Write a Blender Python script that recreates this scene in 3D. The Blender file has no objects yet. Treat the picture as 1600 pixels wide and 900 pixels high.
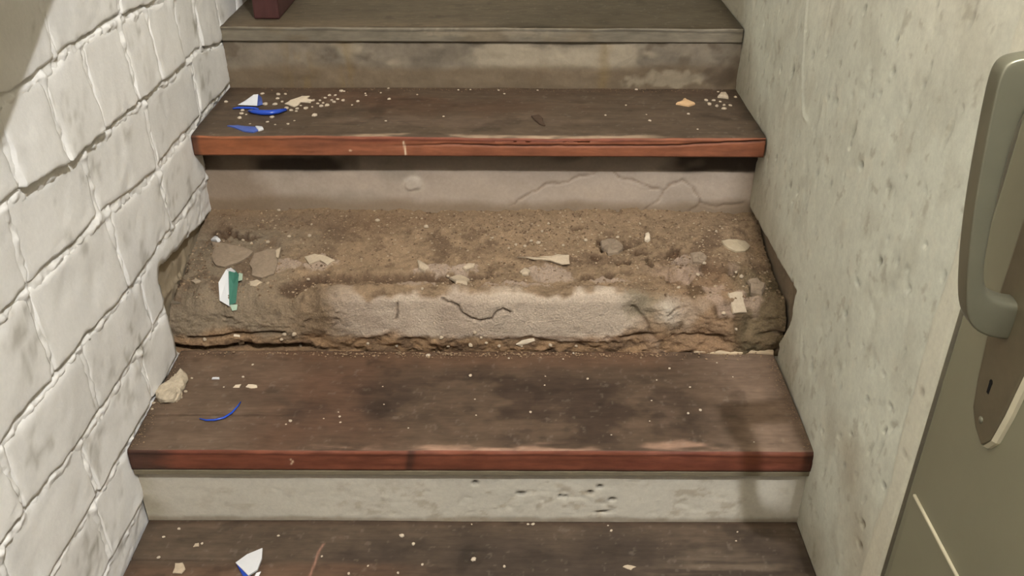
import bpy, bmesh, math, random
import numpy as np
from mathutils import Vector, Matrix

# ------------------------------------------------------------------ camera, world, lights, exposure
scene = bpy.context.scene
COL = scene.collection
PI = math.pi
random.seed(7)

cam_data = bpy.data.cameras.new('camera')
cam_data.sensor_fit = 'HORIZONTAL'
cam_data.sensor_width = 36.0
cam_data.lens = 36.0 * 1439.1 / 1600.0
cam_data.clip_start = 0.02
cam = bpy.data.objects.new('camera', cam_data)
COL.objects.link(cam)
_p, _y, _r = 0.5401, 0.0005, 0.0039
F = Vector((math.sin(_y) * math.cos(_p), math.cos(_y) * math.cos(_p), -math.sin(_p)))
R0 = Vector((math.cos(_y), -math.sin(_y), 0)); U0 = R0.cross(F)
Rv = R0 * math.cos(_r) + U0 * math.sin(_r); Uv = -R0 * math.sin(_r) + U0 * math.cos(_r)
M = Matrix((Rv, Uv, -F)).transposed().to_4x4()
M.translation = Vector((0.0668, -1.175, 1.0237))
cam.matrix_world = M
scene.camera = cam

world = bpy.data.worlds.new('stairwell_air')
scene.world = world
world.use_nodes = True
bg = world.node_tree.nodes['Background']
bg.inputs[0].default_value = (0.96, 0.96, 0.97, 1)
bg.inputs[1].default_value = 0.035

def lamp(name, kind, loc, energy, color, size, target=None, size_y=None):
    d = bpy.data.lights.new(name, kind)
    d.energy = energy; d.color = color
    if kind == 'AREA':
        d.size = size
        if size_y: d.shape = 'RECTANGLE'; d.size_y = size_y
    else:
        d.shadow_soft_size = size
    o = bpy.data.objects.new(name, d); COL.objects.link(o); o.location = loc
    if target is not None:
        o.rotation_euler = (Vector(target) - Vector(loc)).to_track_quat('-Z', 'Y').to_euler()
    return o
# the bare bulb on the hall ceiling behind and above the camera, and an added, unseen soft fill light over the stairs
lamp('hall_bulb', 'POINT', (0.580, -1.5, 2.455), 296, (0.945, 0.945, 0.95), 0.022)
lamp('stair_fill_light', 'AREA', (0.0, 0.0, 2.4), 2.5, (0.945, 0.945, 0.95), 0.5, target=(0.0, 0.001, 0.0))

scene.view_settings.view_transform = 'Standard'
scene.view_settings.look = 'None'
scene.view_settings.gamma = 1.0
scene.view_settings.use_curve_mapping = False
scene.view_settings.exposure = -0.13

# ------------------------------------------------------------------ numeric helpers
def lin(r, g, b):
    def f(c):
        c /= 255.0
        return c / 12.92 if c <= 0.04045 else ((c + 0.055) / 1.055) ** 2.4
    return np.array([f(r), f(g), f(b)])

def _hash(ix, iy, iz, seed):
    h = (ix.astype(np.int64) * 374761393 + iy.astype(np.int64) * 668265263 + iz.astype(np.int64) * 2147483647 + seed * 974634777) & 0xFFFFFFFF
    h = ((h ^ (h >> 13)) * 1274126177) & 0xFFFFFFFF
    h = h ^ (h >> 16)
    return (h & 0xFFFFFF) / float(0xFFFFFF)

def vnoise(x, y, z=0.0, seed=0):
    x = np.asarray(x, float); y = np.asarray(y, float)
    x, y = np.broadcast_arrays(x, y); z = np.broadcast_to(np.asarray(z, float), x.shape)
    x0, y0, z0 = np.floor(x), np.floor(y), np.floor(z)
    fx, fy, fz = x - x0, y - y0, z - z0
    fx = fx * fx * (3 - 2 * fx); fy = fy * fy * (3 - 2 * fy); fz = fz * fz * (3 - 2 * fz)
    flat = not np.any(z)
    def plane(zz):
        a = _hash(x0, y0, zz, seed); b = _hash(x0 + 1, y0, zz, seed)
        c = _hash(x0, y0 + 1, zz, seed); d = _hash(x0 + 1, y0 + 1, zz, seed)
        return (a * (1 - fx) + b * fx) * (1 - fy) + (c * (1 - fx) + d * fx) * fy
    if flat: return plane(z0) * 2 - 1
    return (plane(z0) * (1 - fz) + plane(z0 + 1) * fz) * 2 - 1

def fbm(x, y, z=0.0, oct=4, seed=0, gain=0.5):
    t = 0.0; a = 1.0; n = 0.0
    for i in range(oct):
        k = 2.03 ** i
        t = t + a * vnoise(np.asarray(x) * k + 17.3 * i, np.asarray(y) * k + 5.1 * i, np.asarray(z) * k, seed + i)
        n += a; a *= gain
    return t / n * 1.5

def sstep(a, b, x):
    t = np.clip((x - a) / (b - a), 0, 1)
    return t * t * (3 - 2 * t)

def blob(x, y, cx, cy, rx, ry, soft=0.5, rough=0.35, seed=0):
    """1 inside an irregular patch, falling to 0 outside"""
    d = np.hypot((x - cx) / rx, (y - cy) / ry)
    w = rough * fbm(x / min(rx, ry) * 0.9, y / min(rx, ry) * 0.9, oct=3, seed=seed + int(abs(cx * 977) + abs(cy * 1331)))
    return 1 - sstep(1 - soft * 0.5, 1 + soft * 0.5, d + w)

def polydist(x, y, pts):
    d = np.full(np.shape(x), 9.0)
    for (ax, ay), (bx, by) in zip(pts[:-1], pts[1:]):
        vx, vy = bx - ax, by - ay; L2 = vx * vx + vy * vy + 1e-12
        t = np.clip(((x - ax) * vx + (y - ay) * vy) / L2, 0, 1)
        d = np.minimum(d, np.hypot(x - ax - t * vx, y - ay - t * vy))
    return d

def mix(c, new, w):
    w = np.asarray(w)[..., None]
    return c * (1 - w) + np.asarray(new) * w

def grid_faces(nu, nv, flip=False):
    i = np.arange(nu * nv).reshape(nu, nv)
    q = np.stack([i[:-1, :-1], i[1:, :-1], i[1:, 1:], i[:-1, 1:]], -1).reshape(-1, 4)
    return q[:, ::-1] if flip else q

# ------------------------------------------------------------------ object helpers
def mesh_obj(name, verts, faces, material, parent=None, color=None, smooth=True):
    me = bpy.data.meshes.new(name)
    verts = np.asarray(verts, np.float32).reshape(-1, 3)
    if isinstance(faces, np.ndarray):
        n, k = faces.shape
        me.vertices.add(len(verts)); me.vertices.foreach_set('co', verts.ravel())
        me.loops.add(n * k); me.loops.foreach_set('vertex_index', faces.astype(np.int32).ravel())
        me.polygons.add(n)
        me.polygons.foreach_set('loop_start', np.arange(0, n * k, k, dtype=np.int32))
        me.update(calc_edges=True)
    else:
        me.from_pydata([tuple(v) for v in verts.tolist()], [], faces); me.update()
    me.validate()
    me.polygons.foreach_set('use_smooth', np.full(len(me.polygons), smooth))
    if color is not None:
        at = me.color_attributes.new('Col', 'FLOAT_COLOR', 'POINT')
        c = np.ones((len(verts), 4), np.float32); c[:, :3] = np.clip(np.asarray(color).reshape(-1, 3), 0.003, 0.95)
        at.data.foreach_set('color', c.ravel())
    if material: me.materials.append(material)
    o = bpy.data.objects.new(name, me); COL.objects.link(o)
    if parent: o.parent = parent
    return o

def bm_obj(name, bm, material, parent=None, smooth=False):
    me = bpy.data.meshes.new(name)
    bmesh.ops.recalc_face_normals(bm, faces=bm.faces)
    bm.to_mesh(me); bm.free()
    me.polygons.foreach_set('use_smooth', np.full(len(me.polygons), smooth))
    me.materials.append(material)
    o = bpy.data.objects.new(name, me); COL.objects.link(o)
    if parent: o.parent = parent
    return o

def box_bm(x0, x1, y0, y1, z0, z1, bevel=0.0, seg=2):
    bm = bmesh.new()
    bmesh.ops.create_cube(bm, size=1.0)
    for v in bm.verts:
        v.co = Vector((x0 if v.co.x < 0 else x1, y0 if v.co.y < 0 else y1, z0 if v.co.z < 0 else z1))
    if bevel: bmesh.ops.bevel(bm, geom=list(bm.edges), offset=bevel, segments=seg, profile=0.5, affect='EDGES')
    return bm

def tag(o, label=None, cat=None, group=None, kind=None):
    if label: o['label'] = label
    if cat: o['category'] = cat
    if group: o['group'] = group
    if kind: o['kind'] = kind
    return o

def empty(name, loc=(0, 0, 0)):
    o = bpy.data.objects.new(name, None); COL.objects.link(o); o.location = loc
    o.empty_display_size = 0.02
    return o

# ------------------------------------------------------------------ materials
def material(name, base=None, rough=0.8, metal=0.0, bump=0.3, bscale=350, vary=0.12, vscale=90, attr=False, spec=0.3, stretch=(1, 1, 1), bdist=0.001):
    m = bpy.data.materials.new(name); m.use_nodes = True
    nt = m.node_tree; N = nt.nodes; Lk = nt.links
    b = N['Principled BSDF']
    b.inputs['Roughness'].default_value = rough; b.inputs['Metallic'].default_value = metal
    b.inputs['Specular IOR Level'].default_value = spec
    tc = N.new('ShaderNodeTexCoord'); mp = N.new('ShaderNodeMapping'); mp.inputs['Scale'].default_value = stretch
    Lk.new(tc.outputs['Object'], mp.inputs[0])
    n1 = N.new('ShaderNodeTexNoise'); n1.inputs['Scale'].default_value = vscale; n1.inputs['Detail'].default_value = 6; n1.inputs['Roughness'].default_value = 0.65
    Lk.new(mp.outputs[0], n1.inputs['Vector'])
    mr = N.new('ShaderNodeMapRange'); mr.inputs[1].default_value = 0.25; mr.inputs[2].default_value = 0.75
    mr.inputs[3].default_value = 1 - vary; mr.inputs[4].default_value = 1 + vary
    Lk.new(n1.outputs[0], mr.inputs[0])
    vm = N.new('ShaderNodeVectorMath'); vm.operation = 'SCALE'
    if attr:
        a = N.new('ShaderNodeAttribute'); a.attribute_name = 'Col'; Lk.new(a.outputs['Color'], vm.inputs[0])
    else:
        rgb = N.new('ShaderNodeRGB'); rgb.outputs[0].default_value = (*[float(v) for v in base], 1); Lk.new(rgb.outputs[0], vm.inputs[0])
    Lk.new(mr.outputs[0], vm.inputs['Scale']); Lk.new(vm.outputs[0], b.inputs['Base Color'])
    if bump:
        n2 = N.new('ShaderNodeTexNoise'); n2.inputs['Scale'].default_value = bscale; n2.inputs['Detail'].default_value = 5; n2.inputs['Roughness'].default_value = 0.6
        Lk.new(mp.outputs[0], n2.inputs['Vector'])
        bp = N.new('ShaderNodeBump'); bp.inputs['Strength'].default_value = bump; bp.inputs['Distance'].default_value = bdist
        Lk.new(n2.outputs[0], bp.inputs['Height']); Lk.new(bp.outputs[0], b.inputs['Normal'])
    return m

M_white = material('whitewashed_masonry', attr=True, rough=0.75, bump=0.35, bscale=260, vary=0.05, vscale=120)
M_plaster = material('rough_plaster', attr=True, rough=0.85, bump=0.45, bscale=220, vary=0.08, vscale=140)
M_rubble = material('crumbling_mortar', attr=True, rough=0.95, bump=1.0, bscale=260, vary=0.28, vscale=300, spec=0.1, bdist=.0035)
M_tread = material('worn_stained_wood', attr=True, rough=0.62, bump=0.35, bscale=160, vary=0.2, vscale=150, spec=0.25, stretch=(0.18, 1, 1))
M_gray = material('flake_plaster', lin(176, 160, 138), rough=0.9, bump=0.5, vary=0.15, vscale=200)
M_pale = material('pale_plaster_chip', lin(205, 190, 168), rough=0.9, bump=0.4, vary=0.1, vscale=250)
M_fleck = material('dull_whitish_fleck', lin(186, 172, 152), rough=0.9, bump=0.3, vary=0.15, vscale=250)
M_tan = material('tan_plaster_chip', lin(196, 162, 122), rough=0.9, bump=0.4, vary=0.12, vscale=250)
M_dust = material('dusty_plaster_slab', lin(136, 120, 102), rough=0.95, bump=0.7, vary=0.18, vscale=160)
M_pebble = material('grey_pebble', lin(170, 155, 130), rough=0.9, bump=0.3, vary=0.1, vscale=160)
M_lump = material('crumbly_mortar', lin(178, 165, 144), rough=0.95, bump=0.9, bscale=180, vary=0.14, vscale=160, bdist=.002)
M_grit = material('sandy_grit', lin(140, 118, 94), rough=0.95, bump=0.2, vary=0.3, vscale=60)
M_darkgrit = material('dark_grit', lin(104, 84, 65), rough=0.95, bump=0.2, vary=0.3, vscale=60)
M_palegrit = material('pale_grit', lin(160, 142, 118), rough=0.95, bump=0.2, vary=0.2, vscale=60)
M_darkchip = material('dark_wood_chip', lin(72, 56, 44), rough=0.8, bump=0.4, vary=0.2)
M_porcelain = material('white_porcelain', lin(206, 207, 209), rough=0.25, bump=0.03, vary=0.02, spec=0.5)
M_blue = material('blue_glaze', lin(34, 72, 176), rough=0.22, bump=0.03, vary=0.06, spec=0.5)
M_palegreyblue = material('grey_blue_glaze', lin(72, 92, 160), rough=0.4, bump=0.05, vary=0.06, spec=0.4)
M_green = material('green_glaze', lin(62, 112, 96), rough=0.25, bump=0.04, vary=0.1, spec=0.5)
M_mint = material('pale_green_glaze', lin(168, 190, 170), rough=0.3, bump=0.04, vary=0.1, spec=0.5)
M_door = material('olive_grey_door_paint', lin(134, 131, 110), rough=0.5, bump=0.08, bscale=120, vary=0.04, vscale=14, spec=0.3)
M_litedge = material('pale_lit_edge', lin(205, 198, 172), rough=0.5, bump=0.05, vary=0.05)  # pale tone painting light on the kick plate and lock plate edges
M_alu = material('dull_aluminium', lin(128, 126, 108), rough=0.4, metal=0.6, bump=0.04, bscale=160, vary=0.05, vscale=30, spec=0.5)
M_plate = material('tarnished_metal_plate', lin(112, 104, 84), rough=0.45, metal=0.4, bump=0.06, bscale=160, vary=0.12, vscale=40, spec=0.5)
M_hole = material('keyhole_black', (0.004, 0.004, 0.004), rough=0.9, bump=0, vary=0)
M_rail = material('reddish_brown_handrail', lin(120, 78, 58), rough=0.45, bump=0.1, vary=0.12, vscale=40, stretch=(1, .2, 1))
M_block = material('dark_red_brown_wood', lin(70, 42, 40), rough=0.5, bump=0.15, vary=0.2, vscale=60, stretch=(1, 1, .2))
M_strip = material('pale_wood', lin(188, 168, 140), rough=0.7, bump=0.2, vary=0.1, vscale=60, stretch=(.1, 1, 1))
M_plain = material('plain_stairwell_plaster', lin(188, 180, 162), rough=0.9, bump=0.3, bscale=40, vary=0.05, vscale=6)
M_cement = material('cement_floor', lin(110, 100, 86), rough=0.9, bump=0.3, bscale=120, vary=0.15, vscale=12)

# ------------------------------------------------------------------ setting
HW = 0.575                                     # half width of the stairwell

def axis(segs):
    out = []
    for a, b, st in segs:
        n = max(1, int(round((b - a) / st))); out.append(np.linspace(a, b, n, endpoint=False))
    return np.append(np.concatenate(out), segs[-1][1])

# --- left wall: whitewashed brickwork. bed joints (Z as a function of Y), read off the courses
BEDS = [([-.5, 1.0], [-.112, -.132]),
        ([-.5, -.19, .3, 1.0], [.028, .011, -.004, -.01]),
        ([-.35, -.24, -.1, .3, 1.0], [.150, .137, .118, .108, .100]),
        ([-.3, -.16, -.02, .05, .2, .28, 1.0], [.258, .249, .244, .236, .220, .228, .215]),
        ([-.21, -.115, .024, .124, .21, .34, .46, 1.0], [.395, .393, .380, .378, .364, .350, .352, .340]),
        ([-.1, -.03, .034, .16, .325, .53, .68, .84, 1.1], [.516, .503, .494, .487, .483, .471, .470, .440, .430]),
        ([-.1, .03, .15, .35, .48, 1.1], [.632, .625, .632, .626, .612, .600]),
        ([-.3, 1.1], [.755, .725]), ([-.3, 1.1], [.875, .845])]
def bed(k, y): return np.interp(y, *BEDS[k])
HEADS = [[-.88, -.63, -.38, -.13, .12, .37],
         [-.86, -.61, -.36, -.115, .13, .38],
         [-.784, -.534, -.284, -.045, .2, .45],
         [-.89, -.64, -.39, -.131, .141, .368, .6],
         [-.85, -.6, -.35, -.123, .112, .365, .633, .87, 1.1],
         [-.86, -.735, -.61, -.48, -.35, -.215, -.081, .052, .189, .338, .457, .598, .71, .85, 1.0, 1.15],
         [-.9, -.65, -.4, -.14, .104, .352, .6, .85, 1.1],
         [-.8, -.55, -.3, -.05, .2, .45, .7, .95]]

def left_color(y, z):
    base = lin(224, 222, 218)
    c = np.ones(np.shape(y) + (3,)) * base
    c = c * (1 + 0.05 * fbm(y * 7, z * 7, seed=3))[..., None]
    c = mix(c, lin(216, 215, 214), 0.5 * sstep(0.0, 0.7, fbm(y * 5, z * 5, seed=9)))
    dirt = 0.0
    for (cy, cz, ry, rz, a) in [(0.1052, 0.5491, 0.0300, 0.0220, 0.6000), (0.0777, 0.5477, 0.0500, 0.0400, 0.3500), (0.6911, 0.5133, 0.0160, 0.0140, 0.7500), (0.6858, 0.4046, 0.0300, 0.0450, 0.5500), (0.4183, 0.2783, 0.0300, 0.0500, 0.5500), (0.3706, 0.2613, 0.0400, 0.0500, 0.4500), (-0.1761, 0.3539, 0.0300, 0.0400, 0.5000), (-0.1537, 0.3287, 0.0300, 0.0300, 0.4000), (0.1422, 0.1611, 0.0300, 0.0350, 0.6000), (0.1073, 0.1124, 0.0500, 0.0500, 0.5000), (0.0539, 0.0983, 0.0500, 0.0400, 0.6500), (0.0241, 0.1206, 0.0400, 0.0500, 0.4500), (0.1435, 0.1206, 0.0200, 0.0300, 0.7000), (-0.1521, -0.0427, 0.0300, 0.0400, 0.7000), (-0.1998, -0.0197, 0.0300, 0.0300, 0.6000), (-0.1949, -0.0521, 0.0300, 0.0300, 0.6000), (-0.0766, 0.0855, 0.0300, 0.0200, 0.3000), (0.1143, 0.6994, 0.0200, 0.0150, 0.5000), (0.1336, 0.5663, 0.0300, 0.0200, 0.3000), (0.1777, 0.3089, 0.0200, 0.0200, 0.3000), (0.6886, 0.5460, 0.0300, 0.0300, 0.3000), (-0.1443, 0.3119, 0.0200, 0.0200, 0.3000), (0.3951, 0.5216, 0.0200, 0.0300, 0.3000), (0.8434, 0.4927, 0.0300, 0.0300, 0.4000), (-0.0314, 0.1623, 0.0200, 0.0300, 0.3500)]:
        dirt = np.maximum(dirt, a * blob(y, z, cy, cz, ry, rz, soft=1.2, rough=0.6, seed=5) * (0.12 + 0.88 * sstep(-.05, .6, fbm(y * 75, z * 75, oct=5, seed=12))))
    dirt = np.maximum(dirt, 0.4 * sstep(0.6, 0.9, fbm(y * 22, z * 22, oct=5, seed=21)))
    c = mix(c, lin(132, 126, 110), np.clip(dirt, 0, .8))
    return c

def left_relief(y, z):
    return 0.0016 * fbm(y * 9, z * 9, seed=31) + 0.0005 * fbm(y * 45, z * 45, oct=4, seed=33) - 0.0020 * sstep(.55, .8, fbm(y * 42, z * 42, oct=3, seed=37))

def stair_cut_left(y, z):
    """the slot the missing tread was set into"""
    y = y + 0.004 * fbm(y * 30, z * 30, seed=41); z = z + 0.004 * fbm(y * 26, z * 26, seed=42)
    return sstep(.2785, .2835, y) * (1 - sstep(-.0025, .0025, z - (.184 - .12 * (y - .28)))) * sstep(-.012, -.006, z) * (1 - sstep(.63, .64, y))

def stair_cut_right(y, z):
    y = y + 0.003 * fbm(y * 30, z * 30, seed=43); z = z + 0.003 * fbm(y * 26, z * 26, seed=44)
    front = np.where(z > .10, .243 + 0 * z, .243 + (.10 - z) * 0.55)
    front = np.minimum(front, .281)
    return sstep(-.0025, .0025, y - front) * (1 - sstep(-.0025, .0025, z - (.170 - .035 * (y - .25)))) * sstep(-.012, -.006, z) * (1 - sstep(.63, .64, y))

def wall_side(name, side, ys, zs, depth, color, mat, thick=0.06):
    Yg, Zg = np.meshgrid(ys, zs, indexing='ij')
    X = side * (HW - depth(Yg, Zg))
    V = np.stack([X, Yg, Zg], -1).reshape(-1, 3)
    Fq = grid_faces(len(ys), len(zs), flip=(side > 0))
    C = color(Yg, Zg).reshape(-1, 3)
    # the wall's own thickness behind the face
    n = len(V); xo = side * (HW + thick)
    y0, y1, z0, z1 = ys[0], ys[-1], zs[0], zs[-1]
    V = np.vstack([V, [(xo, y0, z0), (xo, y1, z0), (xo, y1, z1), (xo, y0, z1)], [(side * HW, y0, z0), (side * HW, y1, z0), (side * HW, y1, z1), (side * HW, y0, z1)]])
    extra = np.array([[n, n + 1, n + 2, n + 3], [n, n + 4, n + 5, n + 1], [n + 1, n + 5, n + 6, n + 2], [n + 2, n + 6, n + 7, n + 3], [n + 3, n + 7, n + 4, n]])
    Fq = np.vstack([Fq, extra]); C = np.vstack([C, np.repeat(C[:1], 8, 0)])
    o = mesh_obj(name, V, Fq, mat, None, C)
    tag(o, kind='structure')
    return o

ysL = axis([(-2.0, -.5, .25), (-.5, -.42, .01), (-.42, .95, .004), (.95, 1.3, .03)])
zsL = axis([(-.36, -.2, .02), (-.2, .78, .004), (.78, .9, .01), (.9, 2.9, .2)])
CRACKSEG = [([-.5, 1.0], .2), ([-.3, .06], .75), ([-.4, .02], .95), ([-.35, .3], 1.0), ([-.2, .1], .35), ([-.12, .9], .8), ([-.1, .5], .75), ([-1, 2], .4)]
def left_depth(y, z):
    d = left_relief(y, z) - 0.0032 + 0.0025 * fbm(y * 30, z * 30, oct=4, seed=51)
    for k in range(len(BEDS) - 1):
        u = z - bed(k, y) - 0.0022 * fbm(y * 40, z * 0, seed=60 + k)
        (a, b), s = CRACKSEG[k]
        along = sstep(a - .04, a + .02, y) * (1 - sstep(b - .02, b + .05, y))
        on = along * np.clip(s + .9 * fbm(y * 13, 0 * y, seed=70 + k), 0, 1)
        w = 0.0026 + .0016 * vnoise(y * 25, 0 * y, seed=80 + k)
        d = d - 0.013 * on * np.exp(-((u - .004) / w) ** 2)
        d = d + (0.0022 + 0.0045 * fbm(y * 75, z * 75, oct=3, seed=90 + k) + .002 * fbm(y * 15, z * 15, seed=95 + k)) * np.exp(-((u + .004) / .008) ** 2)
    for k, hs in enumerate(HEADS):
        inside = (z > bed(k, y)) & (z < bed(k + 1, y))
        for h in hs:
            u = y - h - 0.004 * fbm(z * 24, 0 * z + h, seed=100 + k)
            d = d + np.where(inside, (0.0045 + 0.0030 * fbm(y * 70, z * 70, oct=3, seed=110 + k)) * np.exp(-(u / .008) ** 2), 0)
    d = np.where((y > -.43) & (z < .88), d, np.minimum(d, -.0035))
    d = d - 0.016 * stair_cut_left(y, z)
    return d
def left_wall_color(y, z):
    c = left_color(y, z)
    cut = stair_cut_left(y, z)
    c = mix(c, lin(150, 136, 114) * (1 + .18 * fbm(y * 30, z * 30, seed=45))[..., None], cut)
    return c
wall_left = wall_side('wall_left', -1, ysL, zsL, left_depth, left_wall_color, M_white)

# each brick is a painted lump of its own set into that wall
def brick(k, ya, yb, seed, proud=0.0, tilt=0.002):
    L, H = yb - ya, 0.12
    ea = np.array([0, .0015, .004, .008, .014]); nb = max(6, int(L / .011)); 
    pa = np.concatenate([ea, np.linspace(.02, L - .02, nb), L - ea[::-1]])
    H = float(bed(k + 1, (ya + yb) / 2) - bed(k, (ya + yb) / 2))
    pb = np.concatenate([ea, np.linspace(.02, H - .02, 9), H - ea[::-1]])
    A, B = np.meshgrid(pa, pb, indexing='ij')
    y = ya + A; t = B / H
    z = (1 - t) * (bed(k, y) + .0045) + t * (bed(k + 1, y) - .0035)
    # uneven outline
    ed = np.minimum(np.minimum(A, L - A), np.minimum(B, H - B))
    wig = np.exp(-ed / .012)
    y = y + wig * 0.0045 * fbm(y * 28, z * 28, seed=seed); z = z + wig * 0.0040 * fbm(y * 28, z * 28, seed=seed + 1)
    edY = np.minimum(A, L - A); edB = B; edT = H - B
    vis = np.clip(.62 + 1.1 * fbm(y * 17, z * 17, oct=3, seed=61), .12, 1.15)
    rnd = vis * (0.0030 * np.clip(1 - edY / .011, 0, 1) ** 2 + 0.0085 * np.clip(1 - edB / .006, 0, 1) ** 2.2 + 0.0070 * np.clip(1 - edT / .012, 0, 1) ** 2) - .0016 * np.exp(-ed / .010) * fbm(y * 95, z * 95, oct=3, seed=62)
    d = 0.0005 + proud + tilt * (0.5 - t) * 2 + left_relief(y, z) + 0.0012 * fbm(y * 16, z * 16, seed=seed + 2) - rnd
    d = np.where(ed <= 1e-6, -0.02, d)
    cut = np.maximum(stair_cut_left(y, z), stair_cut_left(y + .006, z - .004))
    d = d - 0.04 * cut
    V = np.stack([-HW + d, y, z], -1).reshape(-1, 3)
    o = mesh_obj('brick', V, grid_faces(len(pa), len(pb)), M_white, wall_left, left_color(y, z).reshape(-1, 3))
    return o
rb = random.Random(4)
for k, hs in enumerate(HEADS):
    for i in range(len(hs) - 1):
        ya, yb = hs[i] + .0035, hs[i + 1] - .0035
        ym = (ya + yb) / 2
        zs_step = -.169 + .6 * (ym + .0)           # skip those wholly behind the stair
        if float(bed(k + 1, yb)) < zs_step - .10: continue
        pr, tl = rb.uniform(-.001, .002), rb.uniform(.0005, .003)
        if k == 5 and -.1 < ya < .1: pr, tl = .004, .006
        if k == 5 and .1 < ya < .5: pr, tl = .002, .004
        if k == 3 and ya < .1: pr, tl = .001, .002
        brick(k, ya, yb, 200 + 13 * k + i, pr, tl)

# --- right wall: lumpy plaster
ysR = axis([(-.292, -.28, .002), (-.28, .95, .0038), (.95, 1.3, .03)])
zsR = axis([(-.36, -.2, .02), (-.2, .82, .0038), (.82, .9, .01), (.9, 2.9, .2)])
rp = np.random.RandomState(11)
PITS = [(-0.0632, 0.4026, 0.0055, 0.0050, 1.0000), (-0.2649, 0.3309, 0.0060, 0.0060, 1.0000), (0.1229, 0.5191, 0.0040, 0.0100, 0.9500), (0.1753, 0.6858, 0.0040, 0.0060, 0.9000), (0.7790, 0.4319, 0.0040, 0.0080, 0.9500), (0.4618, 0.5024, 0.0060, 0.0130, 0.8000), (0.5346, 0.4841, 0.0040, 0.0070, 0.5000), (0.2235, 0.5322, 0.0050, 0.0060, 0.5000), (0.0712, 0.4878, 0.0070, 0.0060, 0.6000), (0.0427, 0.6815, 0.0040, 0.0060, 0.6000), (0.0317, 0.6399, 0.0050, 0.0050, 0.4000), (-0.0647, 0.6553, 0.0040, 0.0050, 0.4000), (0.0056, 0.2726, 0.0060, 0.0060, 0.6000), (0.0040, 0.2852, 0.0040, 0.0040, 0.4000), (-0.0158, 0.3363, 0.0060, 0.0040, 0.4000), (0.0831, 0.3467, 0.0040, 0.0060, 0.4000), (0.3637, 0.3212, 0.0040, 0.0080, 0.5000), (0.3177, 0.3324, 0.0030, 0.0050, 0.4000), (-0.1288, 0.2122, 0.0060, 0.0040, 0.5000), (-0.1956, 0.2523, 0.0050, 0.0040, 0.5000), (-0.1986, 0.2149, 0.0030, 0.0070, 0.8000), (-0.2686, 0.2329, 0.0080, 0.0040, 0.9000), (-0.2344, 0.1482, 0.0050, 0.0040, 0.9500), (-0.1056, 0.1316, 0.0040, 0.0040, 0.7000), (-0.2086, 0.0499, 0.0060, 0.0050, 0.9000), (-0.2152, 0.0156, 0.0080, 0.0050, 0.9000), (0.2384, 0.5343, 0.0100, 0.0200, 0.2500), (0.2887, 0.4815, 0.0060, 0.0200, 0.3000), (0.0939, 0.1084, 0.0080, 0.0080, 0.3500), (-0.0091, 0.3378, 0.0060, 0.0040, 0.4000), (-0.0108, 0.1829, 0.0100, 0.0120, 0.2500), (-0.1996, 0.1841, 0.0040, 0.0200, 0.3000), (0.3075, 0.1159, 0.0060, 0.0100, 0.4000), (0.4880, 0.4475, 0.0040, 0.0140, 0.5000), (0.6132, 0.5139, 0.0040, 0.0100, 0.4000), (0.7034, 0.5208, 0.0040, 0.0080, 0.4000), (0.3656, 0.5630, 0.0060, 0.0080, 0.4000), (-0.1562, 0.6248, 0.0040, 0.0200, 0.3000), (-0.1735, 0.1616, 0.0040, 0.0120, 0.4000)]
PITS += [(rp.uniform(-.24, .95), rp.uniform(-.1, .8), rp.uniform(.0018, .0045), rp.uniform(.003, .009), rp.uniform(.1, .45)) for _ in range(260)]
def pit_field(y, z):
    out = np.zeros(np.shape(y)); dark = np.zeros(np.shape(y))
    for (cy, cz, ry, rz, a) in PITS:
        m = (np.abs(y - cy) < 3 * ry + .004) & (np.abs(z - cz) < 3 * rz + .004)
        if not m.any(): continue
        yy, zz = y[m], z[m]
        q = np.exp(-(((yy - cy) + .25 * (zz - cz)) / ry) ** 2 - ((zz - cz) / rz) ** 2 + .5 * fbm(yy * 180, zz * 180, oct=2, seed=7))
        q = np.clip(q, 0, 1)
        out[m] = np.maximum(out[m], q * (0.002 + .006 * a)); dark[m] = np.maximum(dark[m], q * a)
    return out, dark
_pc = {}
def right_fields(y, z):
    key = y.shape
    if key not in _pc: _pc[key] = pit_field(y, z)
    return _pc[key]
def right_depth(y, z):
    pd, dk = right_fields(y, z)
    d = 0.003 * fbm(y * 4, z * 3.2, oct=3, seed=131) + 0.0010 * fbm(y * 13, z * 10, oct=4, seed=133) + 0.00035 * fbm(y * 55, z * 42, oct=4, seed=135)
    d = d - 0.0012 * sstep(.5, .8, fbm(y * 34, z * 26, oct=4, seed=139))
    d = d + 0.0028 * np.exp(-(polydist(y, z, [(0.4416, 0.6351), (0.4206, 0.5746), (0.4077, 0.5334), (0.3817, 0.4845), (0.3573, 0.4583), (0.3316, 0.4563)]) / .004) ** 2) + 0.0024 * np.exp(-(polydist(y, z, [(0.3126, 0.6662), (0.3144, 0.6355), (0.3174, 0.6059)]) / .004) ** 2)
    d = d - pd
    strip = 1 - sstep(-.252, -.240, y + .006 * fbm(y * 12, z * 12, seed=141))
    d = d * (1 - .65 * strip) + .0025 * strip
    d = d - 0.010 * np.clip((-.282 - y) / .010, 0, 1) ** 2           # rounded arris beside the door
    d = np.where(z < .9, d, 0.0)
    d = d - 0.020 * stair_cut_right(y, z)
    return d
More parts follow.
